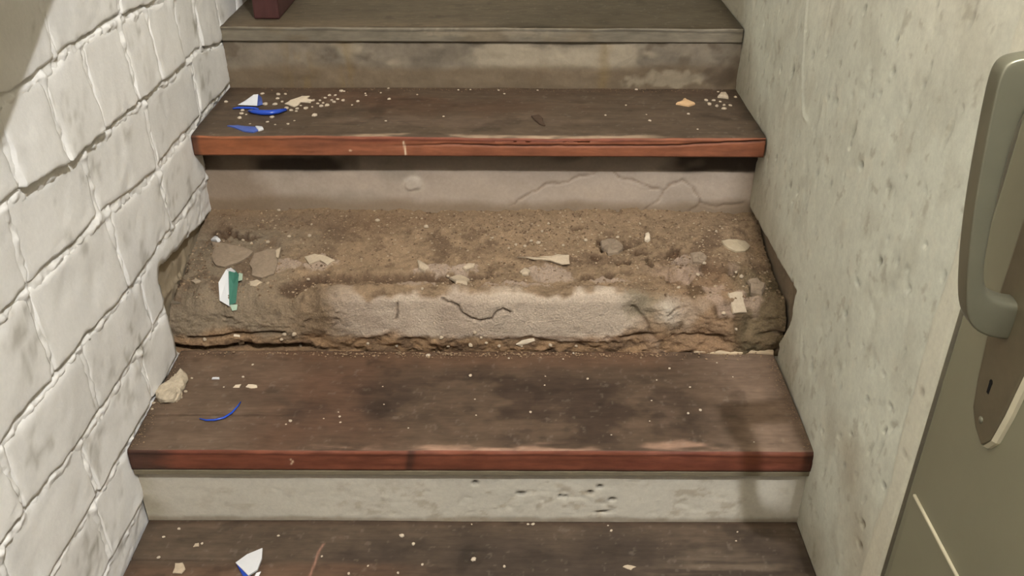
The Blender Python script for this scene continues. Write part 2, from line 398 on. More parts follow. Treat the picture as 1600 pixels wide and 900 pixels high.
def right_color(y, z):
    c = np.ones(np.shape(y) + (3,)) * lin(212, 214, 200)
    c = c * (1 + 0.06 * fbm(y * 5, z * 4, seed=151) + .045 * fbm(y * 24, z * 16, seed=153))[..., None]
    c = mix(c, lin(224, 218, 200), 0.5 * sstep(.55, .85, z + .1 * fbm(y * 6, z * 6, seed=155) - .5 * y * 0))
    pd, dk = right_fields(y, z)
    c = c * (1 + .05 * fbm(y * 70, z * 60, oct=4, seed=161))[..., None]
    c = mix(c, lin(150, 142, 122), .4 * sstep(.55, .85, fbm(y * 60, z * 46, oct=4, seed=163)))
    c = mix(c, lin(224, 222, 206), .35 * sstep(.5, .8, fbm(y * 34 + 7, z * 26, oct=5, seed=165)))
    c = mix(c, lin(48, 42, 33), np.clip(dk ** 1.5 * 1.6, 0, .97))
    c = mix(c, lin(172, 168, 150), .25 * sstep(.1, .7, fbm(y * 20, z * 14, oct=5, seed=157)))
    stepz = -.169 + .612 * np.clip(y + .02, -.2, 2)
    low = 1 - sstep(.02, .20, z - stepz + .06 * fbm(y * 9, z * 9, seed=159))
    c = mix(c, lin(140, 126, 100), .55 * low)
    c = mix(c, lin(150, 130, 100), .5 * blob(y, z, -.2, .02, .10, .10, soft=1.3, rough=.6, seed=2))
    strip = 1 - sstep(-.252, -.240, y + .006 * fbm(y * 12, z * 12, seed=141))
    c = mix(c, lin(218, 213, 194), .6 * strip)
    c = mix(c, lin(132, 117, 97) * (1 + .18 * fbm(y * 30, z * 30, seed=46))[..., None], stair_cut_right(y, z))
    return c
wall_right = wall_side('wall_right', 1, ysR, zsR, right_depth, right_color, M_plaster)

# the rest of the stairwell, out of the frame: far landing wall, floor in front of the steps, ceiling
o = bm_obj('wall_back', box_bm(-HW - .06, HW + .06, 1.95, 2.01, -.36, 2.9), M_plain); tag(o, kind='structure')
o = bm_obj('floor', box_bm(-HW - .06, HW + .3, -2.6, -.31, -.40, -.338), M_cement); tag(o, kind='structure')
o = bm_obj('ceiling', box_bm(-HW - .06, HW + .3, -2.6, 2.01, 2.9, 2.96), M_plain); tag(o, kind='structure')
for nm, xs in (('wall_left', (-HW - .06, -HW)), ('wall_right', (HW, HW + .06))):
    o = bm_obj(nm, box_bm(xs[0], xs[1], 1.3, 1.95, -.36, 2.9), M_plain); tag(o, kind='structure')
o = bm_obj('wall_right', box_bm(HW + .08, HW + .14, -2.6, -1.2, -.36, 2.9), M_plain); tag(o, kind='structure')

# ------------------------------------------------------------------ the stair's masonry
stair = empty('staircase', (0, .5, -.338)); tag(stair, kind='structure')
def under(o, root):
    o.parent = root; o.matrix_parent_inverse = Matrix.Translation(root.location).inverted(); return o

def riser(name, Y, z0, z1, disp, color, mat, res=.0035, half=.574):
    xs = np.linspace(-half, half, int(2 * half / res)); zs = np.linspace(z0, z1, max(8, int((z1 - z0) / res)))
    X, Z = np.meshgrid(xs, zs, indexing='ij')
    d = disp(X, Z)
    V = np.stack([X, Y - d, Z], -1).reshape(-1, 3); C = color(X, Z).reshape(-1, 3); Fq = grid_faces(len(xs), len(zs), flip=False)
    n = len(V)
    V = np.vstack([V, [(-half, Y + .05, z0), (half, Y + .05, z0), (half, Y + .05, z1), (-half, Y + .05, z1), (-half, Y, z0), (half, Y, z0), (half, Y, z1), (-half, Y, z1)]])
    ex = np.array([[n + 3, n + 2, n + 1, n], [n, n + 1, n + 5, n + 4], [n + 1, n + 2, n + 6, n + 5], [n + 2, n + 3, n + 7, n + 6], [n + 3, n, n + 4, n + 7]])
    o = mesh_obj(name, V, np.vstack([Fq, ex]), mat, None, np.vstack([C, np.repeat(C[:1], 8, 0)]))
    return under(o, stair)

# first riser: cream plaster, pitted in the middle
def r1_d(x, z):
    d = .0012 * fbm(x * 8, z * 8, seed=301) + .0004 * fbm(x * 60, z * 60, seed=302)
    mid = blob(x, z, .1, -.125, .38, .05, soft=1.2, rough=.5)
    d = d - .0012 * mid * sstep(.35, .7, fbm(x * 50, z * 80, oct=4, seed=303))
    for (cx, cz, rx, rz) in [(0.0843, -0.1034, 0.0070, 0.0030), (0.2427, -0.1162, 0.0050, 0.0028), (0.2041, -0.0999, 0.0040, 0.0030), (0.1612, -0.1105, 0.0030, 0.0020), (0.2265, -0.1467, 0.0100, 0.0020), (-0.0297, -0.0540, 0.0030, 0.0040), (0.0048, -0.0801, 0.0040, 0.0040), (0.1522, -0.1091, 0.0025, 0.0030), (0.2200, -0.0864, 0.0040, 0.0030)]:
        d = d - .009 * np.exp(-((x - cx) / rx) ** 2 - ((z - cz) / rz) ** 2)
    return d
def r1_c(x, z):
    c = np.ones(x.shape + (3,)) * lin(192, 186, 172)
    c = c * (1 + .05 * fbm(x * 5, z * 12, seed=305))[..., None]
    mid = blob(x, z, .1, -.125, .42, .06, soft=1.4, rough=.5)
    c = mix(c, lin(156, 142, 122), .6 * mid * sstep(.25, .7, fbm(x * 45, z * 60, oct=5, seed=306)))
    c = mix(c, lin(150, 138, 112), .5 * (1 - sstep(.0, .05, x + .575 + .02 * fbm(z * 30, x * 3, seed=4))))
    c = mix(c, lin(120, 104, 82), .6 * (1 - sstep(-.166, -.155, z + .004 * fbm(x * 30, z * 30, seed=307))))
    for (cx, cz, rx, rz) in [(0.0843, -0.1034, 0.0070, 0.0030), (0.2427, -0.1162, 0.0050, 0.0028), (0.2041, -0.0999, 0.0040, 0.0030), (0.1612, -0.1105, 0.0030, 0.0020), (0.2265, -0.1467, 0.0100, 0.0020), (-0.0297, -0.0540, 0.0030, 0.0040), (0.0048, -0.0801, 0.0040, 0.0040), (0.1522, -0.1091, 0.0025, 0.0030), (0.2200, -0.0864, 0.0040, 0.0030)]:
        c = mix(c, lin(50, 42, 34), np.clip(1.2 * np.exp(-((x - cx) / rx) ** 2 - ((z - cz) / rz) ** 2), 0, .95))
    return c
riser('riser', .012, -.172, -.043, r1_d, r1_c, M_plaster)
# dark greenish strip added for the shadow tight under the first nosing
bt = box_bm(-.572, .572, .0005, .0115, -.052, -.0425, .001, 1)
under(bm_obj('shade_strip', bt, material('grey_green_shade', lin(112, 103, 84), rough=.8, bump=.2, vary=.12, vscale=50)), stair)

# third riser
R3CR = [[(0.0670, 0.1634), (0.1076, 0.1936), (0.1412, 0.2085), (0.1816, 0.2161), (0.2080, 0.2309), (0.2414, 0.2354)], [(0.3493, 0.1417), (0.3805, 0.1797), (0.3982, 0.2096), (0.4238, 0.2244), (0.4526, 0.2068), (0.4698, 0.1725), (0.5052, 0.1621), (0.5592, 0.1684)], [(0.2817, 0.2355), (0.3162, 0.2210), (0.3787, 0.2006)], [(0.4698, 0.1725), (0.4517, 0.1497)]]
def r3_d(x, z):
    d = .0022 * fbm(x * 6, z * 9, seed=311) + .0007 * fbm(x * 45, z * 45, seed=312)
    for c in R3CR: d = d - .0028 * np.exp(-(polydist(x + .006 * fbm(x * 40, z * 40, seed=313), z + .004 * fbm(x * 50, z * 50, seed=314), c) / .0022) ** 2)
    d = d + .004 * blob(x, z, -0.1426, 0.2118, .014, .014, soft=.5, rough=.2)
    return d
def r3_c(x, z):
    c = np.ones(x.shape + (3,)) * lin(166, 152, 138)
    c = c * (1 + .09 * fbm(x * 7, z * 12, seed=315) + .05 * fbm(x * 40, z * 40, seed=316))[..., None]
    c = mix(c, lin(142, 132, 118), .6 * sstep(.1, .6, fbm(x * 5 + 3, z * 9, seed=317)))
    c = mix(c, lin(128, 110, 90), .8 * (1 - sstep(.163, .188, z + .012 * fbm(x * 9, z * 9, seed=318))))
    c = mix(c, lin(120, 100, 78), .5 * (1 - sstep(-.5, -.42, x + .03 * fbm(x * 20, z * 20, seed=319))))
    c = mix(c, lin(186, 174, 160), .6 * blob(x, z, -0.1426, 0.2118, .022, .020, soft=.8, rough=.3))
    for k in R3CR: c = mix(c, lin(120, 100, 82), .6 * np.exp(-(polydist(x + .006 * fbm(x * 40, z * 40, seed=313), z + .004 * fbm(x * 50, z * 50, seed=314), k) / .0018) ** 2))
    c = mix(c, lin(34, 25, 18), .92 * sstep(.236, .246, z + .003 * fbm(x * 14, z * 5, seed=320)) * np.clip(.45 + .9 * fbm(x * 6, z * 10, seed=321) + .5 * (1 - sstep(-.36, -.25, x)) + .35 * sstep(.36, .48, x), .45, 1))  # soot plus the overhang's shadow, both painted in below the tread
    return c
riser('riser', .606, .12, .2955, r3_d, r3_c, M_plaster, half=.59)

# fourth riser: dirty grey, yellowish drips
def r4_d(x, z):
    d = .0030 * fbm(x * 5, z * 9, seed=331) + .0020 * fbm(x * 30, z * 40, seed=332)
    return d
def r4_c(x, z):
    c = np.ones(x.shape + (3,)) * lin(116, 106, 92)
    c = c * (1 + .20 * fbm(x * 9, z * 14, oct=5, seed=333) + .18 * fbm(x * 40, z * 50, oct=4, seed=334))[..., None]
    c = mix(c, lin(84, 72, 58), .6 * sstep(.3, .7, fbm(x * 16, z * 22, oct=5, seed=339)))
    c = mix(c, lin(156, 144, 124), .75 * sstep(.1, .6, fbm(x * 9 + 5, z * 15, oct=5, seed=335)) * sstep(.37, .40, z))
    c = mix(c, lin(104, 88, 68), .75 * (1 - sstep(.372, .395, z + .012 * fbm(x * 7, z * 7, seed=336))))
    for (cx, w) in ((-.305, .016), (-.41, .03), (.272, .013)):
        c = mix(c, lin(118, 98, 64), .5 * np.exp(-((x - cx + .004 * fbm(z * 30, x * 2, seed=337)) / w) ** 2) * sstep(-.2, .3, fbm(x * 50, z * 18, seed=338)))
    c = mix(c, lin(146, 134, 114), .7 * blob(x, z, .42, .36, .08, .018, soft=.5, rough=.5))
    c = mix(c, lin(70, 58, 46),   .6 * blob(x, z, .535, .365, .04, .024, soft=.6, rough=.4))
    return c
riser('riser', .852, .336, .4425, r4_d, r4_c, M_plaster)
# hidden cores so nothing hangs in the air
for (y0, y1, z0, z1) in ((.063, .29, -.338, -.043), (-.30, .012, -.338, -.2115), (.657, .85, .1, .2955), (.904, 1.23, .1, .4355), (1.23, 1.95, .1, .62)):
    under(bm_obj('core', box_bm(-.573, .573, y0, y1, z0, z1), M_cement), stair)
under(bm_obj('riser', box_bm(-.573, .573, 1.19, 1.228, .476, .62), M_plain), stair)

# --- the second step: its tread is gone, only broken mortar and sand is left
def rubble():
    half = .590
    xs = np.linspace(-half, half, 470)
    mid = np.array([(.300, -.045), (.294, -.002), (.293, .060), (.294, .112), (.300, .129), (.318, .131), (.345, .120), (.40, .121), (.50, .133), (.585, .148), (.612, .153)])
    lef = np.array([(.300, -.045), (.296, -.002), (.300, .040), (.309, .072), (.326, .096), (.350, .108), (.380, .114), (.43, .120), (.52, .134), (.585, .147), (.612, .153)])
    rig = np.array([(.300, -.045), (.294, -.002), (.298, .050), (.306, .085), (.318, .105), (.335, .112), (.365, .112), (.42, .118), (.51, .132), (.585, .146), (.612, .153)])
    seg = np.hypot(*np.diff(mid, axis=0).T); cum = np.append(0, np.cumsum(seg))
    ss = np.linspace(0, cum[-1], 200)
    pick = lambda P: np.stack([np.interp(ss, cum, P[:, 0]), np.interp(ss, cum, P[:, 1])], -1)
    pm, pl, pr = pick(mid), pick(lef), pick(rig)
    # soften corners
    ker = np.array([1, 2, 3, 2, 1.]) / 9
    def sm(P):
        Q = P.copy()
        for c in (0, 1): Q[2:-2, c] = np.convolve(P[:, c], ker, 'valid')
        return Q
    pm, pl, pr = sm(pm), sm(pl), sm(pr)
    X, S = np.meshgrid(xs, ss, indexing='ij')
    wl = 1 - sstep(-.36, -.27, X + .02 * fbm(X * 8, S * 8, seed=401)); wr = sstep(.28, .36, X + .03 * fbm(X * 9, S * 9, seed=402))
    P = pm[None] * (1 - wl - wr)[..., None] + pl[None] * wl[..., None] + pr[None] * wr[..., None]
    jag = .010 * fbm(X[:, :1] * 9, X[:, :1] * 0, oct=4, seed=408)
    P = P + np.stack([jag * np.ones_like(S) * sstep(.08, .14, S) * (1 - sstep(.2, .4, S)), 0 * S], -1)
    Y, Z = P[..., 0], P[..., 1]
    Z = Z - .014 * sstep(.53, .575, np.abs(X)) * sstep(.12, .2, S) * (1 - sstep(.40, .45, S)); P[..., 1] = Z
    T = np.gradient(P, axis=1); T = T / (np.linalg.norm(T, axis=-1, keepdims=True) + 1e-9)
    Ny, Nz = -T[..., 1], T[..., 0]
    top = sstep(.310, .335, Y)                                # 0 on the front face, 1 on the bed
    front = 1 - top
    d = .004 * fbm(X * 6, S * 6, oct=3, seed=403) + .0030 * fbm(X * 22, S * 22, oct=4, seed=404) + .0024 * fbm(X * 70, S * 70, oct=3, seed=405) + .0011 * fbm(X * 160, S * 160, oct=2, seed=406)
    d = d - .004 * sstep(.45, .75, fbm(X * 34, S * 34, oct=4, seed=407))
    d = d + .0055 * np.clip(fbm(X * 48, S * 48, oct=3, seed=409), 0, 1) * np.clip(.25 + blob(X, Y, .17, .42, .26, .11, soft=1.2) + blob(X, Y, .0, .5, .2, .06, soft=1.2), 0, 1) * top
    sand = lin(136, 115, 92); dark = lin(98, 80, 64); pale = lin(190, 174, 156); pink = lin(160, 142, 126); gry = lin(124, 113, 97)
    C = np.ones(X.shape + (3,)) * sand
    C = C * (1 + .12 * fbm(X * 8, S * 8, seed=411) + .16 * fbm(X * 40, S * 40, oct=4, seed=412) + .12 * fbm(X * 130, S * 130, oct=2, seed=419))[..., None]
    C = mix(C, dark, .6 * sstep(.45, .75, fbm(X * 34, S * 34, oct=4, seed=407)))
    # bed: darker, greyer towards the left; browner at the back left
    C = mix(C, gry, .75 * (1 - sstep(-.45, -.26, X + .05 * fbm(X * 7, S * 7, seed=413))))
    C = mix(C, lin(112, 90, 70), .55 * top * sstep(.50, .56, Y + .02 * fbm(X * 9, S * 9, seed=414)) * (1 - sstep(-.2, .1, X + .1 * fbm(X * 5, S * 5, seed=415))))
    C = mix(C, dark, .7 * top * sstep(.3, .7, fbm(X * 13, Y * 16, oct=5, seed=416)))
    # front: pale plaster skin, broken
    skin = front * sstep(-.3, -.2, X + .03 * fbm(X * 12, Z * 12, seed=421)) * (1 - sstep(.27, .36, X + .04 * fbm(X * 12, Z * 12, seed=422)))
    skin = skin * sstep(.026, .036, Z + .010 * fbm(X * 18, Z * 18, seed=423)) * (1 - sstep(.118, .130, Z + .012 * fbm(X * 25, Z * 25, seed=424)))
    C = mix(C, pale, .9 * skin); C = mix(C, pink, .55 * skin * sstep(-.1, .4, fbm(X * 7, Z * 10, seed=425)) * (1 - sstep(-.05, .05, X)))
    C = mix(C, lin(196, 186, 170), .8 * blob(X, Z, 0.3832, 0.0975, .045, .05, soft=.7, rough=.5) * front)
    d = d * (1 - .75 * skin) + .0035 * skin
    # cracks of the skin
    for cr, wd in [([(-0.0641, 0.1169), (-0.0462, 0.1141), (-0.0333, 0.1029), (-0.0264, 0.0886), (-0.0109, 0.0787), (0.0071, 0.0715), (0.0290, 0.0788), (0.0388, 0.0961), (0.0496, 0.1032), (0.0641, 0.0919)], .0022), ([(-0.1483, 0.1094), (-0.1529, 0.0737)], .002), ([(0.2965, 0.0972), (0.3162, 0.0757), (0.3295, 0.0613), (0.3319, 0.0467)], .003), ([(0.3647, 0.0760), (0.3757, 0.0875), (0.3995, 0.0905)], .0018)]:
        q = np.exp(-(polydist(X + .003 * fbm(X * 60, Z * 60, seed=426), Z + .003 * fbm(X * 60, Z * 60, seed=427), cr) / wd) ** 2) * front
        d = d - .006 * q; C = mix(C, lin(84, 66, 50), .75 * q)
    hollow = blob(X, Z, 0.3195, 0.1115, .045, .030, soft=.9, rough=.6) * front
    d = d - .006 * hollow; C = mix(C, lin(128, 118, 98), .75 * hollow)
    # crumbling foot of the face
    foot = front * (1 - sstep(.022, .042, Z + .018 * fbm(X * 13, Z * 13, oct=5, seed=431)))
    C = mix(C, lin(142, 114, 86), .8 * foot); C = mix(C, dark, .7 * foot * sstep(0, .5, fbm(X * 30, Z * 60, oct=4, seed=432)))
    d = d + foot * (.008 * fbm(X * 26, Z * 40, oct=4, seed=433))
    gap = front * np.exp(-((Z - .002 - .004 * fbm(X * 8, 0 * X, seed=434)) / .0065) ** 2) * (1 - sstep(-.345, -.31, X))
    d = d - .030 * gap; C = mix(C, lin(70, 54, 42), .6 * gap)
    crack_l = front * np.exp(-(polydist(X, Z + .004 * fbm(X * 20, 0 * X, seed=435), [(-.555, .024), (-.47, .034), (-.37, .036)]) / .003) ** 2)
    d = d - .010 * crack_l; C = mix(C, lin(80, 62, 48), .6 * crack_l)
    slot = front * np.exp(-((Z - .028 - .012 * fbm(X * 9, 0 * X, oct=4, seed=436)) / .0035) ** 2) * sstep(.0, .06, X)
    d = d - .009 * slot * sstep(-.3, .2, fbm(X * 14, Z * 4, seed=437)); C = mix(C, lin(100, 72, 52), .6 * slot)
    # hollow behind the lip
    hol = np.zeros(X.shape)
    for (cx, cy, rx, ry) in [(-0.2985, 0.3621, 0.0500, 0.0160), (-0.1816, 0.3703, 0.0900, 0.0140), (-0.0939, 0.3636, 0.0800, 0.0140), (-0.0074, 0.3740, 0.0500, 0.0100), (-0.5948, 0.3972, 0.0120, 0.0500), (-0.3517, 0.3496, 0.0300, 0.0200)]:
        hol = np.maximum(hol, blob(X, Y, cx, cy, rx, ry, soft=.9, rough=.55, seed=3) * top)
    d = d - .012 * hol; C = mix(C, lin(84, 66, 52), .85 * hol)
    # little pits, the rotten area right of the middle
    for (cx, cy, rx, ry) in [(0.2167, 0.3734, 0.0160, 0.0100), (0.2547, 0.3811, 0.0090, 0.0090), (0.2579, 0.4914, 0.0140, 0.0200), (0.2828, 0.4779, 0.0200, 0.0160), (0.3264, 0.4592, 0.0200, 0.0080), (0.2017, 0.5419, 0.0140, 0.0080), (0.2904, 0.4246, 0.0120, 0.0100), (0.2885, 0.6081, 0.0120, 0.0060), (0.3965, 0.4518, 0.0160, 0.0200), (0.3993, 0.3871, 0.0200, 0.0200), (0.5085, 0.4006, 0.0200, 0.0150), (0.5352, 0.3512, 0.0120, 0.0200), (-0.5271, 0.5275, 0.0300, 0.0140), (-0.4829, 0.5108, 0.0200, 0.0120), (0.2351, 0.4505, 0.0080, 0.0120), (0.4731, 0.4131, 0.0300, 0.0120), (-0.0549, 0.3397, 0.0200, 0.0060), (0.3421, 0.4302, 0.0060, 0.0100)]:
        q = blob(X, Y, cx, cy, rx, ry, soft=.45, rough=.8, seed=8) * top
        d = d - .014 * q; C = mix(C, lin(78, 58, 43), .85 * q)
    # flat plaster islands lying in the sand
    for (cx, cy, rx, ry, a) in [(-0.0709, 0.3963, 0.0500, 0.0160, 0.9000), (0.1425, 0.3853, 0.0400, 0.0250, 0.8000), (-0.0208, 0.4018, 0.0200, 0.0120, 1.0000), (0.4181, 0.4256, 0.0300, 0.0400, 0.7000), (-0.3141, 0.4201, 0.0300, 0.0200, 1.0000), (-0.3891, 0.4144, 0.0300, 0.0200, 0.6000), (0.2530, 0.3613, 0.0400, 0.0100, 0.6000), (-0.1278, 0.3344, 0.0400, 0.0120, 0.6000), (0.0920, 0.3360, 0.0600, 0.0100, 0.8000)]:
        q = blob(X, Y, cx, cy, rx, ry, soft=.25, rough=.5, seed=5) * top
        d = d + .0035 * q * a; C = mix(C, pink * (.9 + .2 * a), .8 * q)
    # right end: brown, ragged, greenish dark near the wall
    rr = sstep(.30, .42, X + .04 * fbm(X * 14, S * 14, seed=441)) * (1 - sstep(.38, .46, Y))
    d = d + rr * (.006 * fbm(X * 20, S * 24, oct=4, seed=442))
    C = mix(C, lin(136, 110, 86), .7 * rr); C = mix(C, lin(86, 68, 50), .85 * rr * sstep(.0, .5, fbm(X * 26, S * 26, oct=4, seed=443)))
    C = mix(C, lin(92, 86, 66), .6 * rr * sstep(.47, .53, X))
    C = mix(C, lin(172, 150, 132), .6 * rr * sstep(.25, .5, fbm(X * 17 + 9, S * 19, oct=3, seed=444)))
    # a narrow hem of dust against the riser above
    C = mix(C, lin(132, 111, 88), .6 * sstep(.575, .60, Y))
    V = np.stack([X, Y + Ny * d, Z + Nz * d], -1).reshape(-1, 3)
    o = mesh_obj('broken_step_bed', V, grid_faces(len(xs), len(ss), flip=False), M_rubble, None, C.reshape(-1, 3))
    under(o, stair)
    return o
bed_obj = rubble()
under(bm_obj('core', box_bm(-.59, .59, .33, .60, -.338, .085), M_cement), stair)

# ------------------------------------------------------------------ treads
def tread(label, y0, y1, z0, z1, top_c, front_c, edge_d, half=.573, res=.0027, nose=.005, tint=(1, 1, 1)):
    """one plank: profile swept along X, closed all round"""
    t = z1 - z0
    bot = np.array([(y1, z0), (y0 + .06, z0), (y0 + .002, z0)])
    nf = int(t / .0022); f = np.stack([np.full(nf, y0), np.linspace(z0 + .002, z1 - nose, nf)], -1)
    a = np.linspace(0, PI / 2, 6)[1:]; arc = np.stack([y0 + nose * (1 - np.cos(a)), z1 - nose + nose * np.sin(a)], -1)
    nt_ = int((y1 - y0) / res); tp = np.stack([np.linspace(y0 + nose + res, y1, nt_), np.full(nt_, z1)], -1)
    bk = np.array([(y1 + .0005, z1 - .004), (y1 + .0005, z0 + .003)])
    P = np.vstack([bot, f, arc, tp, bk]); n = len(P)
    xs = np.linspace(-half, half, int(2 * half / res)); m = len(xs)
    X = np.repeat(xs[:, None], n, 1); Y = np.repeat(P[None, :, 0], m, 0); Z = np.repeat(P[None, :, 1], m, 0)
    isfront = (Y <= y0 + 1e-6)
    dy, dz = edge_d(X, Y, Z, isfront)
    ct = top_c(X, Y) * np.array(tint)
    ct = ct * (1 + .13 * fbm(X * 26, Y * 34, oct=4, seed=701) + .11 * fbm(X * 75, Y * 110, oct=3, seed=702) + .05 * fbm(X * 9, Y * 190, oct=3, seed=703))[..., None]
    ct = mix(ct, np.array([.30, .26, .21]), .16 * sstep(.62, .95, fbm(X * 125, Y * 100, oct=3, seed=704)))      # dust specks
    ct = mix(ct, ct * .55, .6 * sstep(.45, .8, fbm(X * 19 + 4, Y * 30, oct=5, seed=705)))                      # scuffs
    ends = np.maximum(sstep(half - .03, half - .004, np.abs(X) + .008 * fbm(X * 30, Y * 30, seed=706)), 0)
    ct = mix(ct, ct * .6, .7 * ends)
    cf = front_c(X, Z)
    cf = cf * (1 + .12 * fbm(X * 40, Z * 60, oct=3, seed=707))[..., None]
    wavy = z1 - nose * .9 - .0035 * np.clip(fbm(X * 9, 0 * X, oct=4, seed=708) + .35, 0, 1.2)
    cf = mix(cf, cf * .45, .8 * np.exp(-((Z - wavy + .0015) / .0018) ** 2))  # shadow line below the worn nosing edge, painted into the front colour
    C = np.where((Y < y0 + nose * .5)[..., None], cf, ct)
    V = np.stack([X, Y + dy, Z + dz], -1).reshape(-1, 3)
    i = np.arange(m * n).reshape(m, n); j = np.roll(i, -1, axis=1)
    q = np.stack([i[:-1], i[1:], j[1:], j[:-1]], -1).reshape(-1, 4)
    faces = q.tolist() + [i[0].tolist()[::-1], i[-1].tolist()]
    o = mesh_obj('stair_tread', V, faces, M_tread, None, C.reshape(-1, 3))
    bm = bmesh.new(); bm.from_mesh(o.data); bmesh.ops.recalc_face_normals(bm, faces=bm.faces); bm.to_mesh(o.data); bm.free()
    tag(o, label, 'stair tread')
    return o

def grain(x, y, seed): return fbm(x * 4, y * 55, oct=4, seed=seed)

def t1_top(x, y):
    c = np.ones(x.shape + (3,)) * lin(92, 80, 68)
    c = c * (1 + .14 * grain(x, y, 501) + .12 * fbm(x * 9, y * 14, oct=5, seed=502))[..., None]
    c = mix(c, lin(100, 76, 62), .6 * blob(x, y, -.28, .14, .16, .11, soft=1.2, rough=.5))
    c = mix(c, lin(112, 88, 70), .55 * sstep(.22, .28, y + .02 * fbm(x * 8, y * 8, seed=503)) * (1 - sstep(.3, .45, x)))
    wear = blob(x, y, .10, .13, .36, .10, soft=1.0, rough=.5, seed=3)
    c = mix(c, lin(62, 52, 45), .85 * wear * sstep(-.4, .3, fbm(x * 14, y * 18, oct=5, seed=504)))
    c = mix(c, lin(76, 64, 54), .8 * blob(x, y, -.055, .205, .02, .010, soft=.8, rough=.5))
    c = mix(c, lin(70, 60, 50), .75 * blob(x, y, .40, .08, .05, .04, soft=1.0, rough=.6) )
    c = mix(c, lin(150, 134, 120), .55 * sstep(.34, .52, x + .08 * fbm(x * 9, y * 9, oct=5, seed=505)))
    c = mix(c, lin(122, 108, 94), .5 * (1 - sstep(-.46, -.33, x + .08 * fbm(x * 9, y * 9, oct=5, seed=508))))
    c = mix(c, lin(200, 170, 150), .55 * (1 - sstep(.006, .024, y + .016 * fbm(x * 16, y * 30, oct=5, seed=506))) * sstep(-.5, .15, fbm(x * 9, y * 40, seed=507)) * sstep(-.36, -.2, x) * (1 - sstep(.38, .48, x)))
    c = mix(c, lin(76, 60, 48), .6 * np.exp(-((y - (.098 + .006 * x)) / .0016) ** 2) * (1 - sstep(-.36, -.30, x)))
    return c
def t1_front(x, z):
    c = np.ones(x.shape + (3,)) * lin(108, 62, 45)
    c = c * (1 + .2 * fbm(x * 5, z * 90, oct=4, seed=511) + .12 * fbm(x * 22, z * 50, seed=512))[..., None]
    c = mix(c, lin(96, 52, 40), .6 * sstep(.1, .6, fbm(x * 6 + 2, z * 20, seed=513)))
    c = mix(c, lin(74, 46, 36), .8 * (1 - sstep(-.040, -.034, z + .003 * fbm(x * 12, z * 10, seed=514))))
    c = mix(c, lin(60, 44, 36), .8 * (1 - sstep(-.535, -.50, x + .02 * fbm(x * 20, z * 40, seed=515))))
    c = mix(c, lin(60, 40, 32), .7 * sstep(.55, .566, x))
    for (cx, wd) in ((-.10, .006), (-.105, .004)): c = mix(c, lin(60, 38, 30), .7 * np.exp(-((x - cx - .15 * (z + .02)) / wd) ** 2))
    c = mix(c, lin(210, 190, 160), .8 * np.exp(-(polydist(x, z, [(-.303, -.016), (-.299, -.022), (-.303, -.028)]) / .0012) ** 2))
    return c
def t1_d(x, y, z, isf):
    chip = np.clip(fbm(x * 14, 0 * x, oct=4, seed=521) - .15, 0, 1) * sstep(-.42, -.2, x)
    near = np.exp(-np.abs(y - .004) / .006) * np.exp(-np.abs(z) / .006)
    dy = near * .004 * chip + np.where(isf, .0006 * fbm(x * 20, z * 80, seed=522), 0)
    dz = -near * .003 * chip + np.where(z > -.001, .0012 * fbm(x * 5, y * 8, seed=523) + .0004 * grain(x, y, 524) + .0008, 0)
    dz = dz - np.where(z > -.001, .002 * np.exp(-((y - (.098 + .006 * x)) / .0016) ** 2) * (1 - sstep(-.36, -.30, x)), 0)
    return dy, dz
tread_1 = tread('worn dark wooden stair tread with reddish front edge, second lowest, carrying the plaster lump', 0, .292, -.042, 0, t1_top, t1_front, t1_d, tint=(.78, .69, .63))

def t3_top(x, y):
    c = np.ones(x.shape + (3,)) * lin(88, 77, 65)
    c = c * (1 + .13 * grain(x, y, 531) + .10 * fbm(x * 8, y * 14, oct=5, seed=532))[..., None]
    c = mix(c, lin(84, 66, 53), .7 * blob(x, y, -.12, .73, .30, .05, soft=1.2, rough=.5))
    c = mix(c, lin(98, 74, 60), .5 * blob(x, y, -.27, .79, .12, .05, soft=1.2, rough=.5))
    c = mix(c, lin(106, 92, 80), .6 * blob(x, y, -.08, .64, .2, .025, soft=1.2, rough=.5))
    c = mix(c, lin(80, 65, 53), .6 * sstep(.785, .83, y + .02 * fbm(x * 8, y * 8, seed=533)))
    c = mix(c, lin(176, 158, 136), .8 * (1 - sstep(.560, .572, y + .008 * fbm(x * 14, y * 30, seed=534))) * sstep(-.25, .2, fbm(x * 7, y * 30, seed=535)) * sstep(-.3, -.2, x) * (1 - sstep(.3, .4, x)))
    return c
T3SPLIT = [(-0.3776, 0.3001), (-0.2932, 0.3074), (-0.1897, 0.3188), (-0.0614, 0.3220), (0.0666, 0.3198), (0.1946, 0.3203), (0.3226, 0.3208), (0.4248, 0.3239), (0.5136, 0.3297), (0.5770, 0.3327)]
